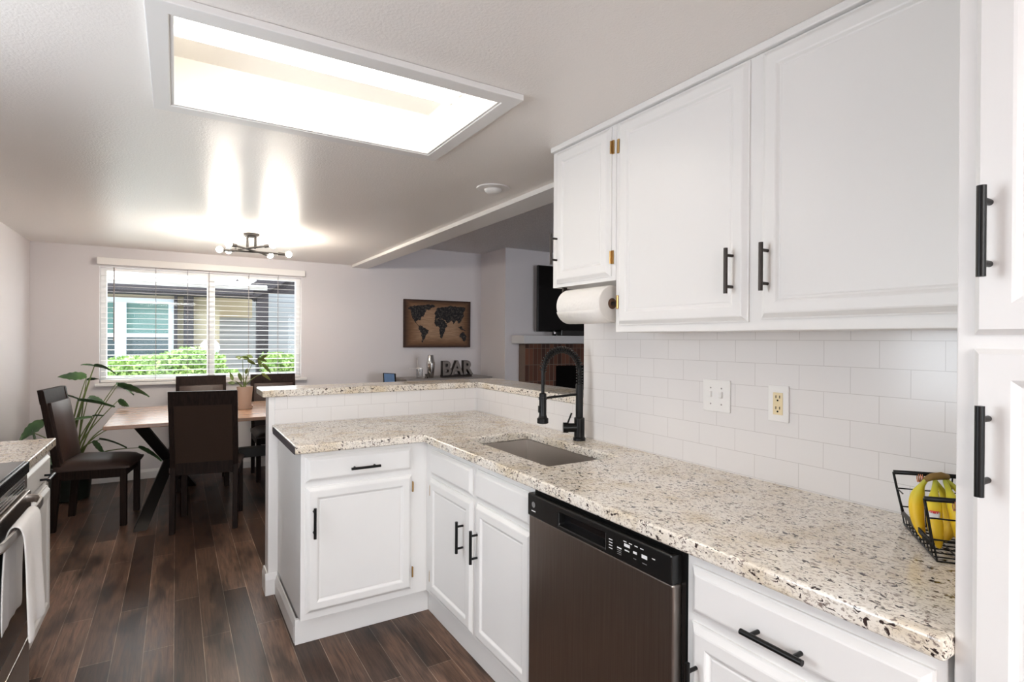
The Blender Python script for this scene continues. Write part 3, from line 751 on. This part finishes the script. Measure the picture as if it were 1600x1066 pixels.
# ------------------------------------------------------------------ plants
random.seed(4)
def leaf_mesh(m, base, d, L, W, droop=.3, roll=0, split=0, n=10):
    base, d = Vector(base), Vector(d).normalized()
    sd = d.cross(Vector((0, 0, 1)))
    if sd.length < .05: sd = Vector((1, 0, 0))
    sd.normalize(); up = sd.cross(d)
    sd = (sd * math.cos(roll) + up * math.sin(roll)).normalized(); up = sd.cross(d).normalized()
    bm = m.bm; rows = []
    for i in range(n + 1):
        s = i / n
        w = W * (math.sin(math.pi * min(1, (s * .92 + .06)) ** .75)) * (1 if s < .999 else 0.02)
        if split and 1 < i < n - 1 and i % 2: w *= (1 - split)
        c = base + d * (L * s) - Vector((0, 0, 1)) * (droop * L * s * s) + up * .0
        rows.append([bm.verts.new(c + sd * (w * u) - up * (abs(u) ** 1.5 * -W * .22)) for u in (-1, -.5, 0, .5, 1)])
    for i in range(n):
        for k in range(4): bm.faces.new((rows[i][k], rows[i][k + 1], rows[i + 1][k + 1], rows[i + 1][k]))
def curve(a, b, bend, n=8):
    a, b = Vector(a), Vector(b); out = []
    for i in range(n + 1):
        s = i / n; out.append(a.lerp(b, s) + Vector(bend) * math.sin(math.pi * s))
    return out
mp = thing('potted_monstera', 'tall split leaf houseplant in a dark pot in the corner', 'plant', (-.76, 5.93, 0))
PX, PY = -.76, 5.93
smooth_angle(MB().lathe([(.105, 0), (.13, .01), (.155, .26), (.165, .265), (.165, .29), (.148, .29), (.145, .25)], (PX, PY, 0), 32).build('pot', 'potdark', mp))
MB().lathe([(.001, .25), (.146, .25), (.146, .255), (.001, .262)], (PX, PY, 0), 24).build('soil', 'soil', mp)
# (stem end, leaf direction, length, width, droop, roll)
LV = [((-.60, 5.90, 1.125), (.9, -.2, .05), .17, .055, .55, .5), ((-.60, 5.92, 1.125), (-1, -.1, .35), .10, .035, .2, .3),
      ((-.645, 5.85, 1.045), (-1, -.15, .05), .19, .05, .05, 1.0), ((-.655, 5.93, 1.01), (1, .3, .1), .09, .03, .1, .6),
      ((-.435, 5.88, .955), (1, -.1, -.22), .24, .065, .25, .7), ((-.45, 5.92, .965), (.8, .3, -.4), .15, .05, .3, -.5),
      ((-.43, 5.84, .825), (.6, -.3, -.3), .10, .045, .1, 1.2),
      ((-.70, 5.80, .845), (1, -.1, -.15), .26, .075, .12, .35), ((-.78, 5.80, .895), (1, -.2, -.35), .14, .04, .1, .4),
      ((-.64, 5.90, .86), (.8, -.1, -.4), .14, .06, .1, -.4), ((-.60, 5.78, .70), (-1, -.1, -.05), .17, .05, .08, .2), ((-.60, 5.79, .71), (1, .1, .0), .08, .04, .05, .3),
      ((-.93, 5.90, .67), (-.7, -.3, -.45), .18, .08, .3, .5), ((-.88, 5.95, .67), (-.9, -.1, .1), .13, .06, .3, -.5), ((-1.0, 5.85, .60), (.2, -.5, -.5), .10, .07, .1, 1.2),
      ((-.55, 5.78, .51), (1, -.2, -.2), .20, .07, .25, .3), ((-.60, 5.75, .50), (.7, -.2, -.8), .13, .07, .2, .8),
      ((-.42, 5.85, .62), (1, .1, .05), .26, .06, .1, .5), ((-.48, 5.80, .63), (1, -.2, -.2), .16, .05, .1, .1),
      ((-.28, 5.78, .415), (1, -.2, -.55), .20, .07, .2, .6), ((-.80, 5.78, .42), (-.3, -.6, -.2), .14, .06, .3, .2), ((-.72, 5.75, .33), (.4, -.7, -.1), .13, .055, .3, .4)]
for e, d, L, W, dr, ro in LV:
    bx = PX + random.uniform(-.05, .05); by = PY + random.uniform(-.05, .03)
    st = MB().tube(curve((bx, by, .25), e, ((e[0] - bx) * -.12, 0, .05 if e[2] < .7 else .0)), [.009 - .006 * i / 8 for i in range(9)], 6).build('stem', 'stem', mp, smooth=True)
    m = MB(); leaf_mesh(m, e, d, L, W * .85, dr, ro, .16)
    o = m.build('leaf', 'leaf', st, smooth=True)
zz = thing('potted_plant', 'small leafy plant in a tan clay pot on the dining table', 'plant', (.525, 5.38, TZ))
QX, QY = .522, 5.38
smooth_angle(MB().lathe([(.048, TZ + .008), (.050, TZ + .018), (.066, TZ + .198), (.060, TZ + .198), (.056, TZ + .18)], (QX, QY, 0), 32).build('pot', 'pottan', zz))
smooth_angle(MB().lathe([(.050, TZ), (.062, TZ + .004), (.066, TZ + .030), (.062, TZ + .030), (.058, TZ + .010)], (QX, QY, 0), 32).build('saucer', 'pottan', zz))
MB().lathe([(.001, TZ + .18), (.0575, TZ + .18), (.0575, TZ + .185), (.001, TZ + .19)], (QX, QY, 0), 20).build('soil', 'soil', zz)
ZS = [((.60, 5.36, 1.20), [((.55, 5.36, 1.20), (-1, 0, .25), .07), ((.58, 5.36, 1.20), (-.7, 0, .5), .06), ((.62, 5.36, 1.19), (1, 0, -.1), .07), ((.635, 5.36, 1.20), (1, 0, -.5), .075), ((.66, 5.36, 1.20), (.6, 0, .4), .06), ((.66, 5.36, 1.15), (.7, 0, -.8), .11), ((.63, 5.36, 1.18), (.3, 0, -.9), .06)]),
      ((.50, 5.36, 1.20), [((.49, 5.36, 1.20), (-1, 0, .3), .05), ((.50, 5.36, 1.205), (1, -.1, -.2), .06), ((.54, 5.36, 1.18), (1, 0, -.5), .08)]),
      ((.47, 5.36, 1.07), [((.47, 5.36, 1.07), (.3, 0, -1), .08)]),
      ((.655, 5.34, 1.06), [((.655, 5.34, 1.06), (.8, -.1, -.6), .09)]), ((.42, 5.33, 1.01), [((.42, 5.33, 1.01), (-.3, 0, 1), .08)]),
      ((.53, 5.35, 1.06), [((.53, 5.35, 1.06), (.2, 0, 1), .06)]), ((.44, 5.35, .98), [((.44, 5.35, .98), (-1, 0, .2), .06)])]
for e, lv in ZS:
    bx = QX + random.uniform(-.02, .02)
    st = MB().tube(curve((bx, QY, TZ + .18), e, (0, 0, .02)), [.005 - .003 * i / 8 for i in range(9)], 6).build('stem', 'stem', zz, smooth=True)
    for p, d, L in lv:
        m = MB(); leaf_mesh(m, p, d, L, .019, .1, .9); m.build('leaf', 'leaf2', st, smooth=True)

# ------------------------------------------------------------------ range, towel
rg = thing('kitchen_range', 'black and stainless electric range at the left edge', 'range', (-.8, 2.32, 0))
RY0, RY1 = 1.945, 2.704
MB().box(-1.11, -.49, RY0, RY1, .03, .868).build('body', 'darksteel', rg, bevel=.003)
ck = MB().box(-1.10, -.468, RY0, RY1, .870, .912).build('cooktop', 'blackgloss', rg, bevel=.004)
MB().box(-1.09, -.478, RY0 + .008, RY1 - .008, .9125, .916).build('cooktop_glass', 'blackglass', ck, bevel=.0015)
m = MB()
for (bx, by, br) in ((-.66, 2.52, .09), (-.66, 2.16, .11), (-.93, 2.52, .08), (-.93, 2.16, .08)):
    m.tube([(bx + br * math.cos(a * math.pi / 20), by + br * math.sin(a * math.pi / 20), .9163) for a in range(40)], .0015, 4, closed=True)
m.build('burner_rings', 'dimprint', ck)
# upper front trim with vent slots
MB().box(-.49, -.474, RY0, RY1, .812, .868).build('vent_trim', 'steel', rg, bevel=.004)
m = MB()
for k in range(3): m.box(-.4745, -.4735, RY0 + .05, RY1 - .05, .822 + k * .012, .827 + k * .012)
m.build('vent_slots', 'blackgloss', rg)
od = MB().box(-.49, -.462, RY0 + .004, RY1 - .004, .270, .806).build('oven_door', 'darksteel', rg, bevel=.005)
MB().box(-.4625, -.460, RY0 + .06, RY1 - .03, .345, .735).build('oven_glass', 'blackglass', od)
hp = [Vector((-.462, 2.63, .790)), Vector((-.440, 2.628, .788)), Vector((-.424, 2.615, .786)), Vector((-.414, 2.58, .785)), Vector((-.410, 2.52, .785)), Vector((-.408, 2.32, .785)), Vector((-.410, 2.12, .785)), Vector((-.414, 2.06, .785)), Vector((-.424, 2.03, .786)), Vector((-.440, 2.02, .788)), Vector((-.462, 2.018, .790))]
m = MB(); bm = m.bm; prev = None
for i, p in enumerate(hp):
    d = (hp[min(i + 1, len(hp) - 1)] - hp[max(i - 1, 0)]).normalized(); s = d.cross(Z_).normalized()
    r = [bm.verts.new(p + s * a * .006 + Z_ * b * .014) for a, b in ((-1, -.6), (-.6, -1), (.6, -1), (1, -.6), (1, .6), (.6, 1), (-.6, 1), (-1, .6))]
    if prev:
        for k in range(8): bm.faces.new((prev[k], prev[(k + 1) % 8], r[(k + 1) % 8], r[k]))
    else: bm.faces.new(r)
    prev = r
bm.faces.new(prev[::-1])
smooth_angle(m.build('handle', 'steel', od), 50)
MB().box(-.49, -.466, RY0 + .004, RY1 - .004, .075, .258).build('storage_drawer', 'darksteel', rg, bevel=.005)
MB().box(-1.08, -.52, RY0 + .03, RY1 - .03, 0, .03).build('plinth', 'blackgloss', rg)
# dish towel folded over the oven handle
m = MB(); bm = m.bm; ny, rows = 16, []
prof = [(-.4330, .475), (-.4350, .58), (-.4330, .70), (-.4290, .77), (-.4230, .797), (-.4140, .806), (-.4030, .803), (-.3960, .790), (-.3920, .76), (-.3890, .68), (-.3880, .58), (-.3860, .49), (-.3850, .445)]
for i, (x, z) in enumerate(prof):
    row = []
    dn = max(0, (.80 - z) / .45)
    for j in range(ny + 1):
        s = j / ny; y = 2.180 + .245 * s + (s - .5) * .03 * dn
        f = math.sin(s * 10.5 + .4) * .013 * min(1, dn * 1.4)
        if x < -.414: f = -abs(f) * .4 * (1 if dn < .8 else .5)
        row.append(bm.verts.new((x + max(f, -.004), y, z + (.02 * math.sin(s * 3) * min(1, dn)))))
    rows.append(row)
for i in range(len(rows) - 1):
    for j in range(ny): bm.faces.new((rows[i][j], rows[i][j + 1], rows[i + 1][j + 1], rows[i + 1][j]))
tw = m.build('dish_towel', 'towel', smooth=True, sub=0); q = tw.modifiers.new('th', 'SOLIDIFY'); q.thickness = .006; q.offset = 1
q = tw.modifiers.new('s', 'SUBSURF'); q.levels = 1; q.render_levels = 2
tag(tw, 'white dish towel hanging over the oven door handle', 'towel')

# ------------------------------------------------------------------ banana basket
bk_ = thing('fruit_basket', 'black wire fruit basket on the granite beside the pantry', 'basket', (1.50, .50, CT))
P0 = Vector((1.576, .662, CT)); P1 = Vector((1.372, .515, CT))       # base corners of the low side
e1 = (P1 - P0).normalized(); e2 = Vector((-e1.y, e1.x, 0))
if e2.dot(Vector((0, -1, 0))) < 0: e2 = -e2                              # depth direction, away from the low side
DPT = .135; Ls = (P1 - P0).length
def bp(a, b, h): # a along low side 0..1, b along depth 0..1, flares outward with height
    fl = h * .16
    return P0 + e1 * (a * Ls + (a * 2 - 1) * fl * .1) + e2 * (b * DPT + (b * 2 - 1) * fl * 1.15) + Vector((0, 0, h + .003))
wr = MB(); w = .0018
def loop(h, aa=None): return [bp(0, 0, h), bp(1, 0, h), bp(1, 1, h), bp(0, 1, h)]
for a in [k / 9 for k in range(10)]:
    wr.tube([bp(a, 0, .030), bp(a, 0, .0), bp(a, .5, 0), bp(a, 1, 0), bp(a, 1, .13 if 0 else .13)], w, 6)
for b in (0, .34, .67, 1.0): wr.tube([bp(0, b, .13), bp(0, b, .06), bp(0, b, 0), bp(.5, b, 0), bp(1, b, 0), bp(1, b, .06), bp(1, b, .13)], w, 6)
for h in (.0, ): wr.tube(loop(h), w * 1.2, 6, closed=True)
for h in (.045, .09): wr.tube([bp(.22 if h > .05 else .0, 0, h) if h > .05 else bp(0, 0, h), bp(0, 0, h), bp(0, 1, h), bp(1, 1, h), bp(1, 0, h)] if h > .05 else [bp(0, 0, h), bp(0, 1, h), bp(1, 1, h), bp(1, 0, h)], w, 6)
wr.build('wires', 'black', bk_)
m = MB()
rim = [bp(0, 0, .13), bp(0, .5, .132), bp(0, 1, .13), bp(.5, 1, .13), bp(1, 1, .13), bp(1, .5, .132), bp(1, 0, .13)]
m.tube(rim, .0055, 8)
m.bar(bp(.0, 0, .031), bp(1, 0, .031), .003, .012)
m.tube([bp(0, 0, .13), bp(0.0, 0, .10), bp(.02, 0, .06), bp(.06, 0, .034)], .003, 8).tube([bp(1, 0, .13), bp(1.0, 0, .10), bp(.98, 0, .06), bp(.94, 0, .034)], .003, 8)
m.build('rim', 'black', bk_, smooth=True)
for a, b in ((0, .30), (1, .30)):
    c = bp(a, b, .122); m = MB()
    for s in range(3):
        m.tube([c + e2 * (.004 * (s - 1)) + (Vector((0, 0, 1)) * math.cos(k * math.pi / 6) * .012 + e1 * math.sin(k * math.pi / 6) * .007) for k in range(12)], .0012, 5, closed=True)
    m.build('copper_ring', 'copper', bk_)
# bananas: bunch hangs from a stem top, five fruits curving down
tops = Vector((1.500, .562, 1.066)); bleft = Vector((-.85, .52, 0)).normalized()
bl_ = ['leftmost yellow banana of the bunch, resting against the low basket side', 'yellow banana with the white sticker in the wire basket', 'yellow banana right of the stickered one, cut by the pantry edge', 'banana at the back of the bunch behind the stickered one', 'rearmost banana of the bunch by the tile wall']
gb = 'bananas in the wire basket'
spots = [((1.481, .598, 1.002), (1.455, .572, .929), .024), ((1.446, .549, .995), (1.430, .532, .925), .006), ((1.464, .513, .998), (1.452, .497, .925), -.012), ((1.520, .545, .99), (1.49, .545, .925), .012), ((1.512, .495, .995), (1.495, .490, .925), -.014)]
bnn = []
for k, (mid, tip, sp_) in enumerate(spots):
    mid, tip = Vector(mid), Vector(tip); top = tops + bleft * sp_ + (mid - tops) * .03
    ctrl = mid * 2 - (top + tip) / 2
    pts = []
    for i in range(13):
        t_ = i / 12; pts.append(top * (1 - t_) ** 2 + ctrl * 2 * t_ * (1 - t_) + tip * t_ * t_)
    rr = [.0060, .0062, .0075, .0125, .0165, .0180, .0185, .0182, .0178, .0165, .014, .010, .005]
    rr = [q * .94 for q in rr]
    o = MB().tube(pts, rr, 7).build('banana', 'yellow', smooth=True); tag(o, bl_[k], 'banana', gb)
    q = o.modifiers.new('s', 'SUBSURF'); q.levels = 1; q.render_levels = 1
    bnn.append((o, pts))
# stem cap of the bunch belongs to the stickered banana
o, pts = bnn[1]
m = MB().tube([tops + bleft * .030 + Vector((0, 0, -.004)), tops + bleft * .014 + Vector((0, 0, .003)), tops - bleft * .006 + Vector((0, 0, .005)), tops - bleft * .022 + Vector((0, 0, .002))], [.006, .0085, .009, .007], 8)
m.build('stem', 'bstem', o, smooth=True)
c = pts[6]; toc = (Vector((0, 0, 1.38)) - c); toc.z = 0; toc.normalize(); sd = toc.cross(Z_)
def patch(name, mt, z0, z1, w):
    m = MB(); rows = []
    for j in range(7):
        a = (j / 6 - .5) * w / .0188; dv = toc * math.cos(a) + sd * math.sin(a)
        rows.append([m.bm.verts.new(c + dv * .0188 + Vector((0, 0, z))) for z in (z0, z1)])
    for p, q in zip(rows, rows[1:]): m.bm.faces.new((p[0], q[0], q[1], p[1]))
    x = m.build(name, mt, o, smooth=True); y = x.modifiers.new('t', 'SOLIDIFY'); y.thickness = .0006; y.offset = 1; return x
stk = patch('sticker', 'print', -.010, .009, .022); patch('sticker_band', 'red', .006, .0115, .018)

# ------------------------------------------------------------------ living room side
cs_ = thing('console_table', 'grey wood console against the far wall under the map picture', 'console', (2.8, 6.18, 0))
MB().box(2.25, 3.37, 5.96, 6.41, .885, .915).build('top', 'greywood', cs_, bevel=.003)
MB().box(2.27, 3.35, 5.98, 6.40, .12, .885).build('body', 'greywood', cs_, bevel=.003)
for x in (2.30, 3.32):
    for y in (6.0, 6.38): MB().box(x - .02, x + .02, y - .02, y + .02, 0, .12).build('leg', 'greywood', cs_)
# map picture
MX0, MX1, MZ0, MZ1, MY = 2.375, 3.285, 1.272, 1.868, 6.398
pic = thing('map_picture', 'brown parchment world map canvas on the far wall', 'picture', (2.83, MY, 1.57))
MB().box(MX0, MX1, MY, YF - .001, MZ0, MZ1).build('canvas', 'canvas', pic, bevel=.003)
CONT = {  # outlines in picture fractions, traced loosely as generic land shapes
 'north': [(.05, .80), (.09, .85), (.20, .88), (.33, .905), (.42, .90), (.45, .875), (.40, .83), (.36, .79), (.33, .80), (.30, .74), (.28, .66), (.24, .62), (.235, .57), (.19, .57), (.17, .52), (.20, .46), (.155, .53), (.12, .60), (.10, .70), (.09, .78)],
 'south': [(.20, .46), (.24, .455), (.30, .41), (.355, .36), (.345, .30), (.31, .25), (.285, .17), (.272, .10), (.255, .11), (.255, .22), (.235, .32), (.205, .39)],
 'eurasia': [(.44, .60), (.455, .66), (.445, .74), (.48, .84), (.55, .86), (.66, .885), (.76, .89), (.86, .87), (.92, .86), (.915, .81), (.88, .76), (.89, .68), (.86, .61), (.83, .53), (.80, .50), (.785, .57), (.765, .575), (.735, .49), (.71, .57), (.67, .55), (.63, .50), (.61, .56), (.56, .61), (.50, .63)],
 'africa': [(.435, .53), (.455, .60), (.52, .62), (.58, .60), (.61, .52), (.635, .47), (.60, .40), (.59, .31), (.555, .20), (.535, .20), (.52, .33), (.515, .42), (.46, .46)],
 'australia': [(.825, .22), (.835, .29), (.875, .34), (.905, .30), (.935, .24), (.925, .17), (.895, .13), (.865, .18)],
 'isles': [(.80, .44), (.85, .46), (.90, .39), (.93, .355), (.88, .37), (.84, .39)]}
for nm, pts in CONT.items():
    P = [(MX0 + u * (MX1 - MX0), MY - .0005, MZ0 + v * (MZ1 - MZ0)) for u, v in pts]
    rp = []
    for i, p in enumerate(P):                          # ragged painted edge
        q = P[(i + 1) % len(P)]
        for k in range(4):
            s = k / 4; j = .008 if k else 0
            rp.append((p[0] + (q[0] - p[0]) * s + random.uniform(-j, j), MY - .0005, p[2] + (q[2] - p[2]) * s + random.uniform(-j, j)))
    MB().poly(rp, (0, -1, 0), .0012).build('painted_land', 'ink', pic)
# tablet, stirrer glass, shaker, BAR sign
tbs = thing('side_table', 'low dark side table left of the console, hidden behind the bar', 'table', (2.06, 6.15, 0))
MB().box(1.92, 2.22, 5.95, 6.35, .815, .84).build('top', 'chairwood', tbs)
for x in (1.95, 2.19):
    for y in (5.98, 6.32): MB().box(x - .02, x + .02, y - .02, y + .02, 0, .815).build('leg', 'chairwood', tbs)
tbl = thing('tablet', 'blue faced tablet leaning at a slant left of the bar tools', 'tablet', (2.11, 6.1, .84))
rt = Matrix.Translation((2.105, 6.1, .84)) @ Matrix.Rotation(R(18), 4, 'Z') @ Matrix.Rotation(R(-12), 4, 'X') @ Matrix.Rotation(R(5), 4, 'Y')
MB().box(-.09, .085, 0, .012, .004, .145, rt).build('case', 'blackgloss', tbl, bevel=.003)
MB().box(-.082, .060, -.0015, .0, .012, .137, rt).build('face', 'tabscreen', tbl)
CZ = .915
js = thing('mixing_glass', 'clear bar mixing glass with a strainer and stirring rod', 'glass', (2.46, 6.1, CZ))
smooth_angle(MB().lathe([(.036, CZ), (.040, CZ + .01), (.040, CZ + .11), (.038, CZ + .11), (.036, CZ + .012)], (2.46, 6.1, 0), 24).build('glass', 'clear', js))
MB().lathe([(.046, CZ + .111), (.046, CZ + .118), (.03, CZ + .121)], (2.46, 6.1, 0), 24).bar((2.42, 6.1, CZ + .117), (2.32, 6.09, CZ + .119), .014, .004).build('strainer', 'steel', js)
MB().cyl((2.455, 6.11, CZ + .02), (2.435, 6.11, CZ + .225), .0035, n=8).sph((2.434, 6.11, CZ + .228), .008).build('stirring_rod', 'steel', js)
jg = thing('jigger', 'small dark jigger beside the mixing glass', 'jigger', (2.525, 6.05, CZ))
smooth_angle(MB().lathe([(.022, CZ), (.012, CZ + .028), (.018, CZ + .05)], (2.525, 6.05, 0), 20).build('cup', 'bronze', jg))
sh = thing('cocktail_shaker', 'tall polished steel cocktail shaker on the console', 'shaker', (2.60, 6.1, CZ))
smooth_angle(MB().lathe([(.034, CZ), (.036, CZ + .004), (.052, CZ + .165), (.052, CZ + .170)], (2.60, 6.1, 0), 32).build('tin', 'chrome', sh))
smooth_angle(MB().lathe([(.051, CZ + .171), (.050, CZ + .180), (.033, CZ + .268), (.031, CZ + .272)], (2.60, 6.1, 0), 32).build('top_tin', 'chrome', sh))
bs = thing('bar_sign', 'freestanding dark metal sign spelling BAR on the console', 'sign', (2.97, 6.1, CZ))
def letter(ch, x, w):
    cu = bpy.data.curves.new('letter', 'FONT'); cu.body = ch; cu.size = .235; cu.extrude = .022; cu.bevel_depth = .0055; cu.offset = .004
    ob = bpy.data.objects.new('letter', cu); C.objects.link(ob)
    ob.rotation_euler = (R(90), 0, R(8))
    dg = bpy.context.evaluated_depsgraph_get(); me = bpy.data.meshes.new_from_object(ob.evaluated_get(dg))
    mw = Matrix.Translation((x, 6.10 + (x - 2.75) * .14, CZ + .03)) @ Matrix.Rotation(R(8), 4, 'Z') @ Matrix.Rotation(R(90), 4, 'X')
    me.transform(mw); bpy.data.objects.remove(ob); bpy.data.curves.remove(cu)
    o = bpy.data.objects.new('letter', me); C.objects.link(o); me.materials.clear(); me.materials.append(MT['bronze']); me.materials.append(MT['greywood'])
    for f in me.polygons:
        f.material_index = 1 if f.normal.y < -.93 else 0
    o.parent = bs; o.matrix_parent_inverse = Matrix.Translation(bs.location).inverted()
    return o
letter('B', 2.735, .15); letter('A', 2.875, .15); letter('R', 3.035, .15)
MB().bar((2.74, 6.10, CZ + .016), (3.17, 6.16, CZ + .016), .05, .032).build('base', 'bronze', bs)
# fireplace
BX0 = 3.66; BYF = 5.66
us = [BX0, 4.30, 5.50, 6.10]; vs = [0, .45, 1.02, 1.325]
fp = thing('fireplace', 'red brown brick fireplace with white mantel shelf', 'fireplace', (4.9, 5.7, 0))
MB().slab([BX0, 4.13, 5.55, 6.05], [0, .25, 1.045, 1.325], lambda i, j: not (i == 1 and j == 1), BYF, 5.80, lambda u, v, w: (u, w, v)).build('brick_surround', 'brick', fp)
MB().box(4.13, 5.55, 5.79, 5.801, .25, 1.045).build('firebox', 'soot', fp)
MB().box(3.55, 6.15, 5.52, 5.801, 1.33, 1.428).build('mantel_shelf', 'mantel', fp, bevel=.004)
tv = thing('television', 'large black flat television on the chimney breast above the mantel', 'television', (4.6, 5.72, 1.9))
MB().box(3.87, 5.32, 5.69, 5.73, 1.478, 2.315).build('case', 'blackgloss', tv, bevel=.004)
MB().box(3.88, 5.31, 5.688, 5.691, 1.49, 2.305).build('screen', 'screen', tv)
MB().box(4.4, 4.8, 5.73, 5.801, 1.75, 2.05).build('wall_mount', 'blackgloss', tv)
sb = thing('soundbar', 'black soundbar on the mantel below the television', 'speaker', (4.6, 5.62, 1.428))
MB().box(4.14, 5.2, 5.56, 5.66, 1.4285, 1.50).build('case', 'blackgloss', sb, bevel=.008)
MB().box(4.15, 5.19, 5.555, 5.56, 1.435, 1.495).build('grille', 'tableblack', sb)
cm = thing('desk_clock', 'tiny silver gadget on the mantel at the soundbar end', 'gadget', (4.07, 5.62, 1.428))
smooth_angle(MB().lathe([(.020, 1.4285), (.024, 1.435), (.024, 1.485), (.016, 1.492)], (4.07, 5.62, 0), 20).build('case', 'blackgloss', cm))
MB().cyl((4.062, 5.596, 1.462), (4.064, 5.600, 1.462), .012, n=16).build('dial', 'chrome', cm)

# ------------------------------------------------------------------ outside the window
struct(MB().box(-14, 16, YF + .3, 30, -.35, -.3).build('ground_outside', 'ground'), 'paving and garden ground outside the window', 'ground')
nh = thing('neighbour_house', 'neighbouring house with dark fascia and pale roof seen through the blind', 'house', (0, 10.2, -.3))
NY = 10.0
MB().box(-8, .60, NY, NY + .2, -.3, 2.3).build('stucco_wall', 'stucco', nh)
MB().box(.60, 8, NY + 1.2, NY + 1.4, -.3, 3.2).build('garage_wall', 'siding', nh)
MB().box(.60, 1.2, NY + 1.15, NY + 1.2, 1.75, 2.6).build('gable_panel', 'stucco', nh)
MB().box(-8, 1.05, NY - .42, NY - .34, 2.05, 2.15).build('gutter', 'timber', nh, bevel=.01)
MB().box(-8, 1.05, NY - .40, NY, 2.02, 2.08).build('soffit', 'timber', nh)
MB().poly([(-8, NY - .42, 2.14), (1.25, NY - .42, 2.14), (1.25, NY + 3.6, 4.2), (-8, NY + 3.6, 4.2)], (0, -.3, .6), .06).build('roof', 'roofing', nh)
MB().bar((1.0, NY - .3, 2.1), (2.6, NY - .3, 3.1), .16, .22).build('barge_board', 'timber', nh)
MB().poly([(1.02, NY - .2, 2.12), (4.5, NY - .2, 2.12), (4.5, NY - .2, 3.6), (2.6, NY - .2, 3.2)], (0, 1, 0), .1).build('gable', 'timber', nh)
def nbwin(x0, x1, z0, z1):
    m = MB().slab([x0, x0 + .07, x1 - .07, x1], [z0, z0 + .07, (z0 + z1) / 2 - .03, (z0 + z1) / 2 + .03, z1 - .07, z1], lambda i, j: not (i == 1 and j in (1, 3)), NY - .05, NY + .01, lambda u, v, w: (u, w, v))
    f = m.build('window', 'nbframe', nh)
    MB().box(x0 + .07, x1 - .07, NY - .02, NY - .01, (z0 + z1) / 2, z1 - .05).build('pane', 'nbpane', f)
    MB().box(x0 + .07, x1 - .07, NY - .03, NY - .02, z0 + .05, (z0 + z1) / 2).build('pane', 'nbpane2', f)
nbwin(-1.55, -.70, .85, 1.97); nbwin(-.70, -.03, .85, 1.97)
for a, b in ((-.025, .02), (.10, .235)):
    MB().box(a, b, NY - .12, NY - .0, -.3, 2.06).build('post', 'timber', nh)
MB().box(1.115, 1.285, NY - .30, NY - .13, -.3, 2.6).bar((.80, NY - .22, 2.28), (1.12, NY - .22, 2.0), .10, .09).build('post', 'timber', nh)
# hedges of loose leaf quads
def hedge(name, x0, x1, y0, y1, top, n, label, seed):
    random.seed(seed); vs, fs = [], []
    for k in range(n):
        x = random.uniform(x0, x1); y = y0 + (y1 - y0) * random.random() ** 1.6
        zt = top(x) - .12 * ((y - y0) / (y1 - y0)) * 0 - (.10 if y < y0 + .05 else 0)
        z = zt - abs(random.gauss(0, .26)) if random.random() < .75 else random.uniform(-.29, zt)
        z += random.uniform(-.03, .03)
        c = Vector((x, y, z)); a = Vector((random.gauss(0, 1), random.gauss(0, 1), random.gauss(0, .7))).normalized(); b_ = a.orthogonal().normalized()
        b_ = Matrix.Rotation(random.uniform(0, 6), 3, a) @ b_
        cc = a.cross(b_); s = random.uniform(.022, .040)
        i = len(vs); vs += [c - b_ * s, c + cc * s * .55, c + b_ * s, c - cc * s * .55]; fs.append((i, i + 1, i + 2, i + 3))
    me = bpy.data.meshes.new(name); me.from_pydata(vs, [], fs); me.materials.append(MT['hedge'])
    o = bpy.data.objects.new(name, me); C.objects.link(o)
    return tag(o, label, 'hedge', kind='thing')
hedge('hedge', -1.9, .78, 8.75, 9.5, lambda x: 1.01 + .19 * math.exp(-((x - .15) / .7) ** 2) + .03 * math.sin(x * 7) - (.18 if x > .6 else 0), 15000, 'long leafy green hedge under the neighbouring windows', 1)
hedge('hedge', 1.12, 2.4, 8.75, 9.4, lambda x: 1.10 + .04 * math.sin(x * 6), 7000, 'separate leafy hedge right of the dark porch post', 2)
gl = thing('garden_lamp', 'white globe garden lamp rising behind the hedge', 'lamp', (.47, 9.6, -.3))
MB().sph((.455, 9.80, 1.22), .14, 3).build('globe', 'globe', gl, smooth=True)
MB().cyl((.455, 9.80, -.3), (.455, 9.80, 1.08), .03, n=12).build('post', 'timber', gl)
